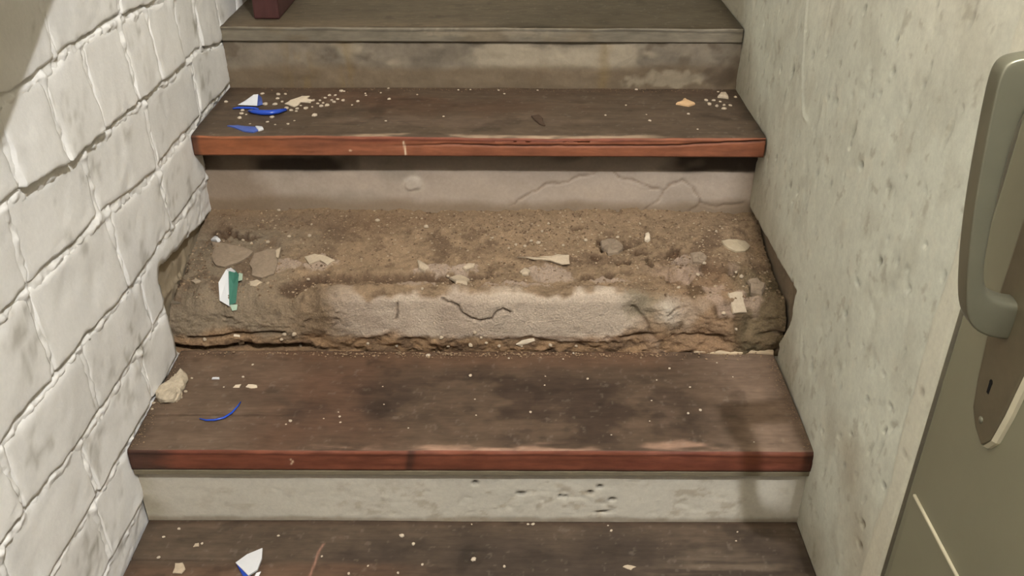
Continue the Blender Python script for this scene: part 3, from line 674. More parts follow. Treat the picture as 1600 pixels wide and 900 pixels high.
def t3_front(x, z):
    c = np.ones(x.shape + (3,)) * lin(130, 80, 57)
    c = c * (1 + .16 * fbm(x * 4, z * 90, oct=4, seed=541) + .10 * fbm(x * 18, z * 40, seed=542))[..., None]
    c = mix(c, lin(140, 84, 52), .6 * (1 - sstep(-.45, -.3, x + .05 * fbm(x * 8, z * 30, seed=543))))
    c = mix(c, lin(110, 58, 44), .7 * sstep(.322, .333, z + .004 * fbm(x * 9, z * 20, seed=544)) * sstep(-.36, -.2, x) * (1 - sstep(.25, .4, x)))
    c = mix(c, lin(66, 46, 36), .8 * (1 - sstep(-.566, -.555, x)))
    c = mix(c, lin(50, 30, 22), .85 * np.exp(-(polydist(x, z + .001 * fbm(x * 30, z * 0, seed=545), T3SPLIT) / .0011) ** 2) * sstep(-.36, .2, x + .25 * fbm(x * 11, 0 * x, seed=546)))
    c = mix(c, lin(60, 36, 26), .6 * (1 - sstep(.2975, .300, z)))
    c = mix(c, lin(225, 205, 175), .8 * np.exp(-(polydist(x, z, [(-.150, .328), (-.147, .30)]) / .0014) ** 2))
    c = mix(c, lin(214, 188, 160), .7 * blob(x, z, -.258, .309, .003, .0018, soft=.8, rough=.4))
    return c
def t3_d(x, y, z, isf):
    chip = np.clip(fbm(x * 9, 0 * x, oct=4, seed=551) - .05, 0, 1)
    near = np.exp(-np.abs(y - .556) / .006) * np.exp(-np.abs(z - .338) / .006)
    cr = np.exp(-(polydist(x, z + .001 * fbm(x * 30, z * 0, seed=545), T3SPLIT) / .0015) ** 2) * sstep(-.36, .2, x + .25 * fbm(x * 11, 0 * x, seed=546))
    dy = near * .004 * chip + np.where(isf, .0007 * fbm(x * 18, z * 70, seed=552) + .006 * cr, 0)
    sag = -.003 * np.exp(-((x - .12) / .22) ** 2) * np.exp(-(y - .552) / .05)
    dz = -near * .004 * chip + np.where(z > .33, sag + .0012 * fbm(x * 5, y * 8, seed=553) + .0004 * grain(x, y, 554) + .0006, 0)
    return dy, dz
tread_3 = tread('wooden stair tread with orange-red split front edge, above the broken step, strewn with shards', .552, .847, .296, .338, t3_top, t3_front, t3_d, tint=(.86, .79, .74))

def t0_top(x, y):
    c = np.ones(x.shape + (3,)) * lin(90, 79, 68)
    c = c * (1 + .15 * grain(x, y, 561) + .10 * fbm(x * 8, y * 14, oct=5, seed=562))[..., None]
    c = mix(c, lin(58, 51, 46), .75 * blob(x, y, .16, -.09, .36, .07, soft=1.2, rough=.5))
    c = mix(c, lin(104, 80, 64), .5 * (1 - sstep(-.105, -.08, y + .01 * fbm(x * 6, y * 9, seed=563))) * (1 - sstep(-.2, .0, x)))
    c = mix(c, lin(124, 112, 98), .6 * blob(x, y, .42, -.10, .10, .05, soft=1.2, rough=.6) * sstep(-.3, .4, grain(x, y, 564)))
    c = mix(c, lin(70, 56, 46), .6 * np.exp(-((y - (-.082 - .004 * x)) / .0016) ** 2) * (1 - sstep(-.36, -.28, x)))
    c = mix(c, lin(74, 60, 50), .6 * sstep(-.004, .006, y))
    c = mix(c, lin(168, 130, 116), .7 * np.exp(-(polydist(x, y, [(-0.2544, -0.0438), (-0.2600, -0.0612), (-0.2618, -0.0867), (-0.2652, -0.1142)]) / .0018) ** 2))
    return c
def t0_front(x, z): return np.ones(x.shape + (3,)) * lin(130, 64, 44) * (1 + .2 * fbm(x * 5, z * 90, seed=571))[..., None]
def t0_d(x, y, z, isf):
    return 0 * x, np.where(z > -.17, .0010 * fbm(x * 5, y * 8, seed=573) + .0004 * grain(x, y, 574) - .002 * np.exp(-((y - (-.082 - .004 * x)) / .0016) ** 2) * (1 - sstep(-.36, -.28, x)), 0)
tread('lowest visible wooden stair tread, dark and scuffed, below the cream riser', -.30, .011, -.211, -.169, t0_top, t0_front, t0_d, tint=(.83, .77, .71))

def t4_top(x, y):
    c = np.ones(x.shape + (3,)) * lin(100, 93, 80)
    c = c * (1 + .10 * grain(x, y, 581) + .08 * fbm(x * 7, y * 12, oct=5, seed=582))[..., None]
    c = mix(c, lin(84, 78, 64), .7 * sstep(-.1, .25, x + .1 * fbm(x * 4, y * 5, seed=583)))
    c = mix(c, lin(122, 110, 94), .5 * (1 - sstep(.87, .93, y + .02 * fbm(x * 6, y * 6, seed=584))) * (1 - sstep(-.1, .1, x)))
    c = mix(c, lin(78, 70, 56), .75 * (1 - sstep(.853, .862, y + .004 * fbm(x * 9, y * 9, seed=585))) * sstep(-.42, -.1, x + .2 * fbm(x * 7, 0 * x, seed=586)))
    return c
def t4_front(x, z):
    c = np.ones(x.shape + (3,)) * lin(112, 104, 90)
    c = c * (1 + .14 * fbm(x * 6, z * 30, oct=4, seed=591) + .08 * fbm(x * 30, z * 40, seed=592))[..., None]
    c = mix(c, lin(136, 124, 106), .6 * blob(x, z, .0, .465, .12, .008, soft=1, rough=.6)); c = mix(c, lin(104, 92, 74), .6 * sstep(.1, .6, fbm(x * 10, z * 24, seed=593)))
    return c
def t4_d(x, y, z, isf):
    near = np.exp(-np.abs(y - .848) / .006) * np.exp(-np.abs(z - .475) / .006)
    ch = np.clip(fbm(x * 10, 0 * x, oct=4, seed=595) - .1, 0, 1)
    return near * .004 * ch + np.where(isf, .0008 * fbm(x * 14, z * 40, seed=596), 0), -near * .003 * ch + np.where(z > .47, .0014 * fbm(x * 4, y * 6, seed=597) + .0004, 0)
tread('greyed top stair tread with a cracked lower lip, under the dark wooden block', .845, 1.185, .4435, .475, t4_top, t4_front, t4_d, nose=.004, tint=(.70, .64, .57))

# ------------------------------------------------------------------ door on the right, its pull and lock plate
DX = .570
door = empty('door_1', (DX + .02, -.75, -.33)); tag(door, kind='structure')
leaf = bm_obj('leaf', box_bm(DX, DX + .04, -1.19, -.3005, -.33, 1.66, .013, 4), M_door, None, True); under(leaf, door)
kp = box_bm(DX - .0012, DX + .001, -1.17, -.322, -.30, .2135, .0005, 1); under(bm_obj('kick_plate', kp, M_door), door)
es = box_bm(DX - .0030, DX + .001, -1.17, -.3235, .2135, .2170, .0006, 1); o = under(bm_obj('lit_edge_strip', es, M_litedge), door); o['label'] = 'thin pale strip standing in for the lit top edge of the kick plate'  # pale colour stands in for light caught on the kick plate's top edge

def prism_x(pts, x0, x1, bevel):
    bm = bmesh.new()
    vs = [bm.verts.new((x1, y, z)) for y, z in pts]
    f = bm.faces.new(vs)
    r = bmesh.ops.extrude_face_region(bm, geom=[f])
    nv = [v for v in r['geom'] if isinstance(v, bmesh.types.BMVert)]
    for v in nv: v.co.x = x0
    if bevel:
        fe = [e for e in bm.edges if all(abs(v.co.x - x0) < 1e-6 for v in e.verts)]
        bmesh.ops.bevel(bm, geom=fe, offset=bevel, segments=2, profile=.6, affect='EDGES')
    return bm
lp_pts = [(-.375, .80), (-.376, .50), (-.385, .440), (-.393, .408), (-.408, .393), (-.428, .385), (-.441, .402), (-.449, .440), (-.457, .50), (-.457, .80), (-.440, .815), (-.392, .815)]
plate = bm_obj('lock_plate', prism_x(lp_pts, DX - .0095, DX + .0005, .004), M_plate, None, False); under(plate, door)
pe = bmesh.new()
edge_line = [(-.4577, .60), (-.4577, .50), (-.4500, .440), (-.4425, .402), (-.4320, .386)]
er = [[pe.verts.new((DX - .0085, y + .0012, z)), pe.verts.new((DX - .0040, y - .0012, z - .001)), pe.verts.new((DX, y - .0016, z - .001)), pe.verts.new((DX, y + .003, z))] for y, z in edge_line]
for a_, b_ in zip(er[:-1], er[1:]):
    for i in range(4): pe.faces.new((a_[i], a_[(i + 1) % 4], b_[(i + 1) % 4], b_[i]))
pe.faces.new(er[0]); pe.faces.new(er[-1][::-1])
o = under(bm_obj('plate_lit_edge', pe, M_litedge), door); o['label'] = 'edge of the lock plate, coloured pale as if lit'  # added strip, the bevel's highlight put into its pale colour
kh = bmesh.new()
ring = [(-.4115 + .0030 * math.cos(a), .4545 + .0036 * math.sin(a)) for a in np.linspace(-.6, PI + .6, 9)] + [(-.4135, .441), (-.4095, .441)]
kf = kh.faces.new([kh.verts.new((DX - .0099, y, z)) for y, z in ring]); r = bmesh.ops.extrude_face_region(kh, geom=[kf])
for v in r['geom']:
    if isinstance(v, bmesh.types.BMVert): v.co.x = DX - .006
keyh = bm_obj('keyhole', kh, M_hole, None); under(keyh, door)
sc_ = bmesh.new(); bmesh.ops.create_uvsphere(sc_, u_segments=12, v_segments=6, radius=.0042)
for v in sc_.verts: v.co = Vector((DX - .0095 + v.co.x * .45, -.4155 + v.co.y, .409 + v.co.z))
under(bm_obj('screw', sc_, M_alu, None, True), door)

# pull: a cast loop standing off the door, leaning out towards its top
outer = [(.578, .509), (.566, .509), (.548, .510), (.531, .516), (.518, .527), (.510, .545), (.503, .575), (.496, .610), (.488, .665), (.483, .720), (.479, .770), (.480, .786), (.487, .793), (.505, .795), (.562, .806), (.578, .808)]
inner = [(.578, .551), (.566, .551), (.553, .552), (.538, .557), (.526, .566), (.519, .582), (.516, .598), (.514, .615), (.511, .650), (.509, .690), (.509, .725), (.511, .742), (.516, .752), (.526, .757), (.562, .765), (.578, .766)]
def loop_handle():
    bm = bmesh.new()
    yf, yb = -.4150, -.3890
    # cross section from outer to inner: rounded bar, crowned front
    sec = [(0.0, .0, .80), (0.0, .0, .12), (.02, .0, .03), (.10, 0, .0), (.5, 0, -.03), (.8, 0, .0), (.88, 0, .03), (1.0, 0, .16), (1.0, 0, .80), (.9, 0, .97), (.7, 0, 1.0), (.3, 0, 1.0), (.1, 0, .97)]
    rings = []
    for (ox, oz), (ix, iz) in zip(outer, inner):
        rings.append([bm.verts.new((ox + (ix - ox) * s, yf + (yb - yf) * t, oz + (iz - oz) * s)) for s, _, t in sec])
    n = len(sec)
    for a, b in zip(rings[:-1], rings[1:]):
        for i in range(n): bm.faces.new((a[i], a[(i + 1) % n], b[(i + 1) % n], b[i]))
    bm.faces.new(rings[0]); bm.faces.new(rings[-1][::-1])
    return bm
hd = bm_obj('pull_handle', loop_handle(), M_alu, None, True); under(hd, door)
md = hd.modifiers.new('soften', 'SUBSURF'); md.levels = 2; md.render_levels = 2
hd['label'] = 'cast metal loop handle standing off the door'

# ------------------------------------------------------------------ handrail (its corner shows at the upper left) and block on the top step
def rail_z(y): return .930 + .557 * y
rail = empty('handrail', (-.475, .2, rail_z(.2)))
bm = bmesh.new()
prof = [(-.445, 0), (-.445, .036), (-.453, .046), (-.475, .050), (-.497, .046), (-.505, .036), (-.505, 0), (-.497, -.006), (-.453, -.006)]
ra = [bm.verts.new((x, -.9, rail_z(-.9) + z)) for x, z in prof]; rbv = [bm.verts.new((x, 1.5, rail_z(1.5) + z)) for x, z in prof]
for i in range(len(prof)): bm.faces.new((ra[i], ra[(i + 1) % len(prof)], rbv[(i + 1) % len(prof)], rbv[i]))
bm.faces.new(ra); bm.faces.new(rbv[::-1])
under(bm_obj('rail', bm, M_rail), rail)
for y in (-.75, .55, 1.35):
    z = rail_z(y)
    b = box_bm(-.580, -.475, y - .008, y + .008, z - .045, z - .033, .002, 1)
    under(bm_obj('bracket', b, M_plate), rail)
    b = box_bm(-.483, -.467, y - .008, y + .008, z - .045, z - .001, .002, 1)
    under(bm_obj('bracket', b, M_plate), rail)
tag(rail, 'reddish brown wooden handrail fixed along the white brick wall', 'handrail')

blk = empty('wooden_block', (-.484, .96, .4765))
under(bm_obj('block_body', box_bm(-.513, -.455, .905, 1.10, .4765, .64, .004, 2), M_block), blk)
tag(blk, 'dark reddish-brown wooden block standing on the top step', 'block')

# ------------------------------------------------------------------ loose pieces
def chip(name, pts, thick, mat, seed=0, tilt=(0, 0), lift=0.0, dome=0.0, taper=.85, parent=None, ridges=0.0):
    """flat irregular fragment: pts are its corners on the surface it lies on (x, y, z)"""
    P = [Vector(p) for p in pts]; c = sum(P, Vector()) / len(P)
    n = Vector()
    for i in range(len(P)): n += (P[i] - c).cross(P[(i + 1) % len(P)] - c)
    n.normalize()
    if n.z < 0 and abs(n.z) > .2: n = -n
    if abs(n.z) <= .2 and n.y > 0: n = -n
    u = (P[0] - c).normalized(); v = n.cross(u)
    rr = random.Random(seed)
    # finer outline
    Q = []
    for i in range(len(P)):
        a, b = P[i], P[(i + 1) % len(P)]
        Q.append(a); Q.append((a + b) / 2 + (a - b).length * .07 * (u * rr.uniform(-1, 1) + v * rr.uniform(-1, 1)))
    bm = bmesh.new()
    def hgt(p):
        q = p - c
        return lift + tilt[0] * q.dot(u) + tilt[1] * q.dot(v)
    lo = [bm.verts.new(p - c + n * (hgt(p) * 1.0)) for p in Q]
    mi = [bm.verts.new(p - c + n * (hgt(p) + thick * .65)) for p in Q]
    up = [bm.verts.new((p - c) * taper + n * (hgt(p) + thick * rr.uniform(.9, 1.1))) for p in Q]
    inn = [bm.verts.new((p - c) * taper * .5 + n * (hgt(c + (p - c) * .5) + thick + dome * .75 + ridges * rr.uniform(-1, 1))) for p in Q]
    k = len(Q)
    top = bm.verts.new(n * (lift + thick + dome)); bt_ = bm.verts.new(n * lift)
    for i in range(k):
        j = (i + 1) % k
        bm.faces.new((lo[i], lo[j], mi[j], mi[i])); bm.faces.new((mi[i], mi[j], up[j], up[i])); bm.faces.new((up[i], up[j], inn[j], inn[i]))
        bm.faces.new((inn[i], inn[j], top)); bm.faces.new((lo[j], lo[i], bt_))
    o = bm_obj(name, bm, mat, parent, False)
    o.location = c
    return o

def rnd_pts(x, y, z, rx, ry, seed, n=6):
    rr = random.Random(seed); a0 = rr.uniform(0, 6.28)
    return [(x + rx * rr.uniform(.65, 1.1) * math.cos(a0 + i * 2 * PI / n), y + ry * rr.uniform(.65, 1.1) * math.sin(a0 + i * 2 * PI / n), z) for i in range(n)]

ONES = 'first second third fourth fifth sixth seventh eighth ninth tenth eleventh twelfth thirteenth fourteenth fifteenth sixteenth seventeenth eighteenth nineteenth'.split()
TENS = {2: ('twentieth', 'twenty'), 3: ('thirtieth', 'thirty'), 4: ('fortieth', 'forty'), 5: ('fiftieth', 'fifty'), 6: ('sixtieth', 'sixty')}
def ordinal(i):
    if i < 20: return ONES[i - 1]
    t, u = divmod(i, 10)
    return TENS[t][0] if u == 0 else TENS[t][1] + '-' + ONES[u - 1]
def order_labels(objs, label):
    # counted from left to right as seen when standing on the stairs and looking up them
    for i, o in enumerate(sorted(objs, key=lambda o: (o.location.x - .0668) / (o.location.y + 1.175 - .6 * (o.location.z - 1.02)))):
        o['label'] = label + ', ' + ordinal(i + 1) + ' from the left'
def crumbs(spots, z, name, label, group, mat, cat='crumb', seed=0):
    """many like crumbs: a few shapes, each crumb an object of its own"""
    protos = []; made = []
    for i, (x, y, r) in enumerate(spots):
        if i < 4:
            o = chip(name, rnd_pts(0, 0, 0, .0045, .0038, seed + i), .0022, mat, seed + i, dome=.0008); protos.append(o)
        else:
            o = protos[i % 4].copy(); COL.objects.link(o)
        o.location = (x, y, z + .0002); o.scale = (r / .0045, r / .0045, min(1.6, r / .0045)); o.rotation_euler = (0, 0, (i * 2.4) % 6.28)
        tag(o, label, cat, group); made.append(o)
    order_labels(made, label)
Z1, Z3, Z0 = 0.0015, 0.3390, -0.1685

def sweep(name, path, rad, mat, parent=None, flat=1.0):
    """thin strip following a path, tapering to both ends"""
    bm = bmesh.new(); P = [Vector(p) for p in path]; rings = []
    for i, p in enumerate(P):
        t = (P[min(i + 1, len(P) - 1)] - P[max(i - 1, 0)]).normalized()
        s = t.cross(Vector((0, 0, 1))).normalized(); w = s.cross(t)
        k = rad * (0.35 + 0.65 * math.sin(PI * (i + .5) / len(P)))
        rings.append([bm.verts.new(p + (s * math.cos(a) + w * flat * math.sin(a)) * k) for a in np.linspace(0, 2 * PI, 8, endpoint=False)])
    for a, b in zip(rings[:-1], rings[1:]):
        for i in range(8): bm.faces.new((a[i], a[(i + 1) % 8], b[(i + 1) % 8], b[i]))
    bm.faces.new(rings[0]); bm.faces.new(rings[-1][::-1])
    return bm_obj(name, bm, mat, parent, True)

def plate_piece(name, corners, nrm, thick, mat, parent=None, bulge=0.0):
    """fragment of crockery: corners in space, thickness along nrm, slightly curved"""
    P = [Vector(p) for p in corners]; n = Vector(nrm).normalized(); c = sum(P, Vector()) / len(P)
    bm = bmesh.new()
    f = [bm.verts.new(p) for p in P]; g = [bm.verts.new(p - n * thick) for p in P]
    m1 = bm.verts.new(c + n * bulge); m2 = bm.verts.new(c - n * (thick - bulge)); k = len(P)
    for i in range(k):
        j = (i + 1) % k
        bm.faces.new((f[i], f[j], m1)); bm.faces.new((g[j], g[i], m2)); bm.faces.new((f[j], f[i], g[i], g[j]))
    return bm_obj(name, bm, mat, parent)

def lift(p, dz, dy=0.0): return (p[0], p[1] + dy, p[2] + dz)

# --- third step: three pieces of blue and white crockery
a = empty('crockery_shard', (-0.4966, 0.7175, 0.3380))
A0, A1, A2, A3 = (-0.5214, 0.7184, 0.3390), (-0.4793, 0.7149, 0.3390), (-0.4861, 0.7551, 0.3390), (-0.5154, 0.7548, 0.3390)
top_a = lift((-0.4799, 0.7228, 0.3390), .022, .014); top_b = lift((-0.4895, 0.7227, 0.3390), .021, .014)
under(plate_piece('white_face', [lift(A0, .0045), lift(A1, .0040), top_a, top_b, lift((-0.5049, 0.7186, 0.3390), .012, .008)], (0, -.8, .6), .004, M_porcelain, None, .0015), a)
under(plate_piece('side_face', [lift(A1, .0030), lift((-0.4707, 0.7309, 0.3390), .001), lift((-0.4773, 0.7470, 0.3390), .010, .004), top_a], (.8, -.5, .3), .004, M_palegreyblue), a)
under(sweep('blue_rim', [lift((-0.5282, 0.7025, 0.3390), .002), lift((-0.5178, 0.7046, 0.3390), .003), lift((-0.5001, 0.7048, 0.3390), .003), lift((-0.4820, 0.7030, 0.3390), .003), lift((-0.4733, 0.7012, 0.3390), .002)], .0042, M_blue, None, .6), a)
tag(a, 'upright white and blue crockery shard, nearest the brick wall on the upper tread', 'shard')
b = sweep('crockery_shard', [lift((-0.4881, 0.6835, 0.3390), .004), lift((-0.4750, 0.6741, 0.3390), .006), lift((-0.4575, 0.6685, 0.3390), .006), lift((-0.4388, 0.6687, 0.3390), .006), lift((-0.4244, 0.6765, 0.3390), .006), lift((-0.4128, 0.6921, 0.3390), .004)], .0085, M_blue, None, .65)
tag(b, 'glossy solid blue curved crockery shard in front of the upright white one', 'shard')
c = empty('crockery_shard', (-0.4735, 0.5868, 0.3380))
under(chip('blue_face', [(-0.5135, 0.6016, 0.3390), (-0.4945, 0.6035, 0.3390), (-0.4533, 0.5950, 0.3390), (-0.4440, 0.5775, 0.3390), (-0.4517, 0.5670, 0.3390), (-0.4739, 0.5737, 0.3390)], .004, M_palegreyblue, 5, dome=.001), c)
under(chip('white_tip', [(-0.4548, 0.5960, 0.3393), (-0.4401, 0.5944, 0.3393), (-0.4351, 0.5838, 0.3393), (-0.4433, 0.5750, 0.3393)], .0045, M_porcelain, 6, dome=.001), c)
tag(c, 'flat grey-blue crockery sliver with a white tip, near the edge of the upper tread', 'shard')

# --- second step: white and green piece leaning on the rubble
g = empty('crockery_shard', (-0.4714, 0.3398, 0.1060))
up = lambda p, q=.006, w=-.004: (p[0], p[1] + w, p[2] + q)
under(plate_piece('white_face', [up((-0.4992, 0.3586, 0.1105)), up((-0.4917, 0.3275, 0.0889)), up((-0.4706, 0.3146, 0.0841)), up((-0.4840, 0.3911, 0.1117), .014, -.008), up((-0.4908, 0.3908, 0.1162), .012, -.006)], (-.25, -.75, .6), .005, M_porcelain), g)
under(plate_piece('green_face', [up((-0.4831, 0.3845, 0.1141), .0145, -.008), up((-0.4700, 0.3152, 0.0851), .008), up((-0.4572, 0.3166, 0.0872), .010, -.006), up((-0.4615, 0.3732, 0.1136), .013, -.006), up((-0.4756, 0.3974, 0.1110), .015, -.008)], (.45, -.6, .6), .005, M_green), g)
under(plate_piece('top_edge', [up((-0.4899, 0.3920, 0.1156), .0135, -.007), up((-0.4828, 0.3871, 0.1126), .0155, -.009), up((-0.4710, 0.3869, 0.1157), .0115, -.007), up((-0.4852, 0.4026, 0.1153), .010, -.005)], (0, -.3, .9), .004, M_porcelain), g)
under(plate_piece('worn_edge', [up((-0.4630, 0.3799, 0.1154), .012, -.006), up((-0.4588, 0.3566, 0.1118), .011, -.006), up((-0.4556, 0.3674, 0.1098), .007), up((-0.4576, 0.3832, 0.1150), .007)], (.4, -.6, .6), .003, M_mint), g)
under(plate_piece('worn_foot', [up((-0.4693, 0.3158, 0.0862), .007), up((-0.4658, 0.3118, 0.0787), .003), up((-0.4569, 0.3123, 0.0813), .002), up((-0.4559, 0.3178, 0.0894), .003)], (.2, -.8, .5), .003, M_mint), g)
tag(g, 'white and dark green glazed tile fragment leaning on the broken step', 'shard')

# --- lower treads
h = sweep('blue_splinter', [(-0.4751, 0.0818, 0.0030), (-0.4622, 0.0763, 0.0040), (-0.4469, 0.0772, 0.0040), (-0.4331, 0.0834, 0.0040), (-0.4232, 0.0967, 0.0040), (-0.4171, 0.1165, 0.0040), (-0.4158, 0.1288, 0.0030)], .0022, M_blue, None, .8)
tag(h, 'thin curved blue splinter lying on the tread below the broken step', 'splinter')
w = empty('crockery_shard', (-0.3692, -0.0872, -0.1690))
under(plate_piece('white_face', [(-0.3918, -0.0941, -0.1600), (-0.3764, -0.0777, -0.1580), (-0.3539, -0.0634, -0.1580), (-0.3500, -0.0851, -0.1590), (-0.3520, -0.1091, -0.1600), (-0.3638, -0.1213, -0.1600)], (0, -.25, 1), .004, M_porcelain, None, .001), w)
under(plate_piece('blue_edge', [(-0.3896, -0.0960, -0.1625), (-0.3626, -0.1191, -0.1625), (-0.3677, -0.1267, -0.1675), (-0.3809, -0.1079, -0.1675)], (-.5, -.7, .5), .003, M_blue), w)
under(plate_piece('side_chip', [(-0.3521, -0.1141, -0.1620), (-0.3454, -0.1113, -0.1620), (-0.3488, -0.1213, -0.1660), (-0.3559, -0.1227, -0.1660)], (.5, -.6, .6), .003, M_porcelain), w)
tag(w, 'white crockery shard with blue broken edge, on the lowest tread', 'shard')

# the lump of mortar against the brick wall on the second tread
def lump(name, pts, hgt, mat, seed):
    P = [Vector(p) for p in pts]; c = sum(P, Vector()) / len(P); bm = bmesh.new(); n = 44; rings = []
    rr = random.Random(seed)
    ang = sorted((math.atan2(p.y - c.y, p.x - c.x), (p - c).length) for p in P)
    aa = [x[0] for x in ang]; ll = [x[1] for x in ang]
    aa = [aa[-1] - 2 * PI] + aa + [aa[0] + 2 * PI]; ll = [ll[-1]] + ll + [ll[0]]
    for lv, (s, z) in enumerate(((.94, 0), (1.0, .25), (.97, .55), (.85, .82), (.62, .97), (.32, 1.02))):
        ring = []
        for i in range(n):
            t = -PI + 2 * PI * i / n; r = np.interp(t, aa, ll) * s
            x, y = r * math.cos(t), r * math.sin(t)
            q = float(fbm(np.array([x * 90 + seed]), np.array([y * 90]), np.array([z * 2.0]), oct=3, seed=seed)[0])
            ring.append(bm.verts.new((x * (1 + .10 * q), y * (1 + .10 * q), hgt * z * (1 + .38 * q * (z > .1)))))
        rings.append(ring)
    for a_, b_ in zip(rings[:-1], rings[1:]):
        for i in range(n): bm.faces.new((a_[i], a_[(i + 1) % n], b_[(i + 1) % n], b_[i]))
    bm.faces.new(rings[0]); tp_ = bm.verts.new((0, 0, hgt * 1.02))
    for i in range(n): bm.faces.new((rings[-1][i], rings[-1][(i + 1) % n], tp_))
    o = bm_obj(name, bm, mat, None, False); o.location = c
    return o
o = lump('mortar_lump', [(-0.5716, 0.1403, 0.0020), (-0.5693, 0.1648, 0.0020), (-0.5586, 0.1822, 0.0020), (-0.5506, 0.1980, 0.0020), (-0.5479, 0.2159, 0.0020), (-0.5318, 0.2020, 0.0020), (-0.5282, 0.1785, 0.0020), (-0.5304, 0.1593, 0.0020), (-0.5263, 0.1350, 0.0020), (-0.5354, 0.1239, 0.0020), (-0.5507, 0.1220, 0.0020)], .017, M_lump, 3)
tag(o, 'large lump of pale crumbly mortar against the white brick wall', 'lump')
crumbs([(*(-0.5240, 0.1601, 0.0000)[:2], .004), (*(-0.5269, 0.1431, 0.0000)[:2], .004), (*(-0.5315, 0.1320, 0.0000)[:2], .003), (*(-0.5707, 0.1262, 0.0000)[:2], .004), (*(-0.5675, 0.1099, 0.0000)[:2], .003), (*(-0.5246, 0.2008, 0.0000)[:2], .003), (*(-0.5757, 0.1617, 0.0000)[:2], .003)], .001, 'mortar_crumb', 'mortar crumb beside the large pale lump', 'crumbs round the mortar lump', M_gray, 'crumb', 20)

o = chip('plaster_sliver', [(-0.4866, 0.1971, 0.0015), (-0.4868, 0.2020, 0.0015), (-0.4738, 0.2021, 0.0015), (-0.4724, 0.1971, 0.0015)], .002, M_porcelain, 2); tag(o, 'bright white little bar-shaped sliver to the right of the mortar lump', 'sliver')
o = chip('plaster_sliver', [(-0.4410, 0.1720, 0.0015), (-0.4383, 0.1797, 0.0015), (-0.4283, 0.1817, 0.0015), (-0.4293, 0.1721, 0.0015)], .0015, M_pale, 3); tag(o, 'pale flat sliver, left one of a pair behind the blue splinter', 'sliver')
o = chip('plaster_sliver', [(-0.4182, 0.1741, 0.0015), (-0.4154, 0.1818, 0.0015), (-0.3997, 0.1800, 0.0015), (-0.3967, 0.1723, 0.0015), (-0.4079, 0.1703, 0.0015)], .0015, M_pale, 4); tag(o, 'pale flat sliver, right one of a pair behind the blue splinter', 'sliver')
o = chip('pale_wood_strip', [(0.4198, 0.2900, 0.0010), (0.5032, 0.2981, 0.0010), (0.5745, 0.2996, 0.0010), (0.5715, 0.2823, 0.0010), (0.5001, 0.2829, 0.0010)], .005, M_strip, 9); tag(o, 'pale thin wooden strip along the back right of the second tread', 'strip')

crumbs([(*(-0.1685, 0.1775, 0.0000)[:2], .0018), (*(-0.2372, 0.1028, 0.0000)[:2], .0018), (*(-0.2329, 0.0904, 0.0000)[:2], .0026), (*(-0.2293, 0.0746, 0.0000)[:2], .0022), (*(-0.2599, 0.0849, 0.0000)[:2], .0018), (*(-0.3165, 0.0776, 0.0000)[:2], .004), (*(-0.3224, 0.0689, 0.0000)[:2], .002), (*(0.1281, 0.1832, 0.0000)[:2], .002), (*(0.0016, 0.1406, 0.0000)[:2], .002), (*(0.1301, 0.2107, 0.0000)[:2], .002), (*(0.1010, 0.1047, 0.0000)[:2], .003), (*(0.2082, 0.2032, 0.0000)[:2], .003), (*(0.3942, 0.1789, 0.0000)[:2], .0026), (*(0.3187, 0.1387, 0.0000)[:2], .002), (*(0.4013, 0.1118, 0.0000)[:2], .0034), (*(0.3783, 0.1027, 0.0000)[:2], .003), (*(0.4773, 0.0262, 0.0000)[:2], .002), (*(0.2376, 0.0431, 0.0000)[:2], .0022), (*(0.0054, 0.0953, 0.0000)[:2], .002), (*(-0.0094, 0.2119, 0.0000)[:2], .004), (*(-0.0931, 0.2753, 0.0000)[:2], .006), (*(0.4580, 0.2556, 0.0000)[:2], .0022), (*(0.0619, 0.2678, 0.0000)[:2], .0026), (*(0.3360, 0.2001, 0.0000)[:2], .002), (*(0.3650, 0.2364, 0.0000)[:2], .003), (*(-0.1101, 0.0598, 0.0000)[:2], .002), (*(0.1660, 0.2663, 0.0000)[:2], .002), (*(0.1867, 0.2856, 0.0000)[:2], .003), (*(0.1917, 0.2856, 0.0000)[:2], .002), (*(0.3079, 0.0811, 0.0000)[:2], .0018), (*(-0.1598, 0.1249, 0.0000)[:2], .0018), (*(0.4793, 0.2108, 0.0000)[:2], .0018), (*(-0.4581, 0.1739, 0.0000)[:2], .002), (*(-0.4225, 0.2439, 0.0000)[:2], .003), (*(-0.4309, 0.2054, 0.0000)[:2], .003)], .0012, 'paint_fleck', 'pale fleck on the tread below the broken step', 'flecks on the second tread', M_fleck, 'fleck', 30)
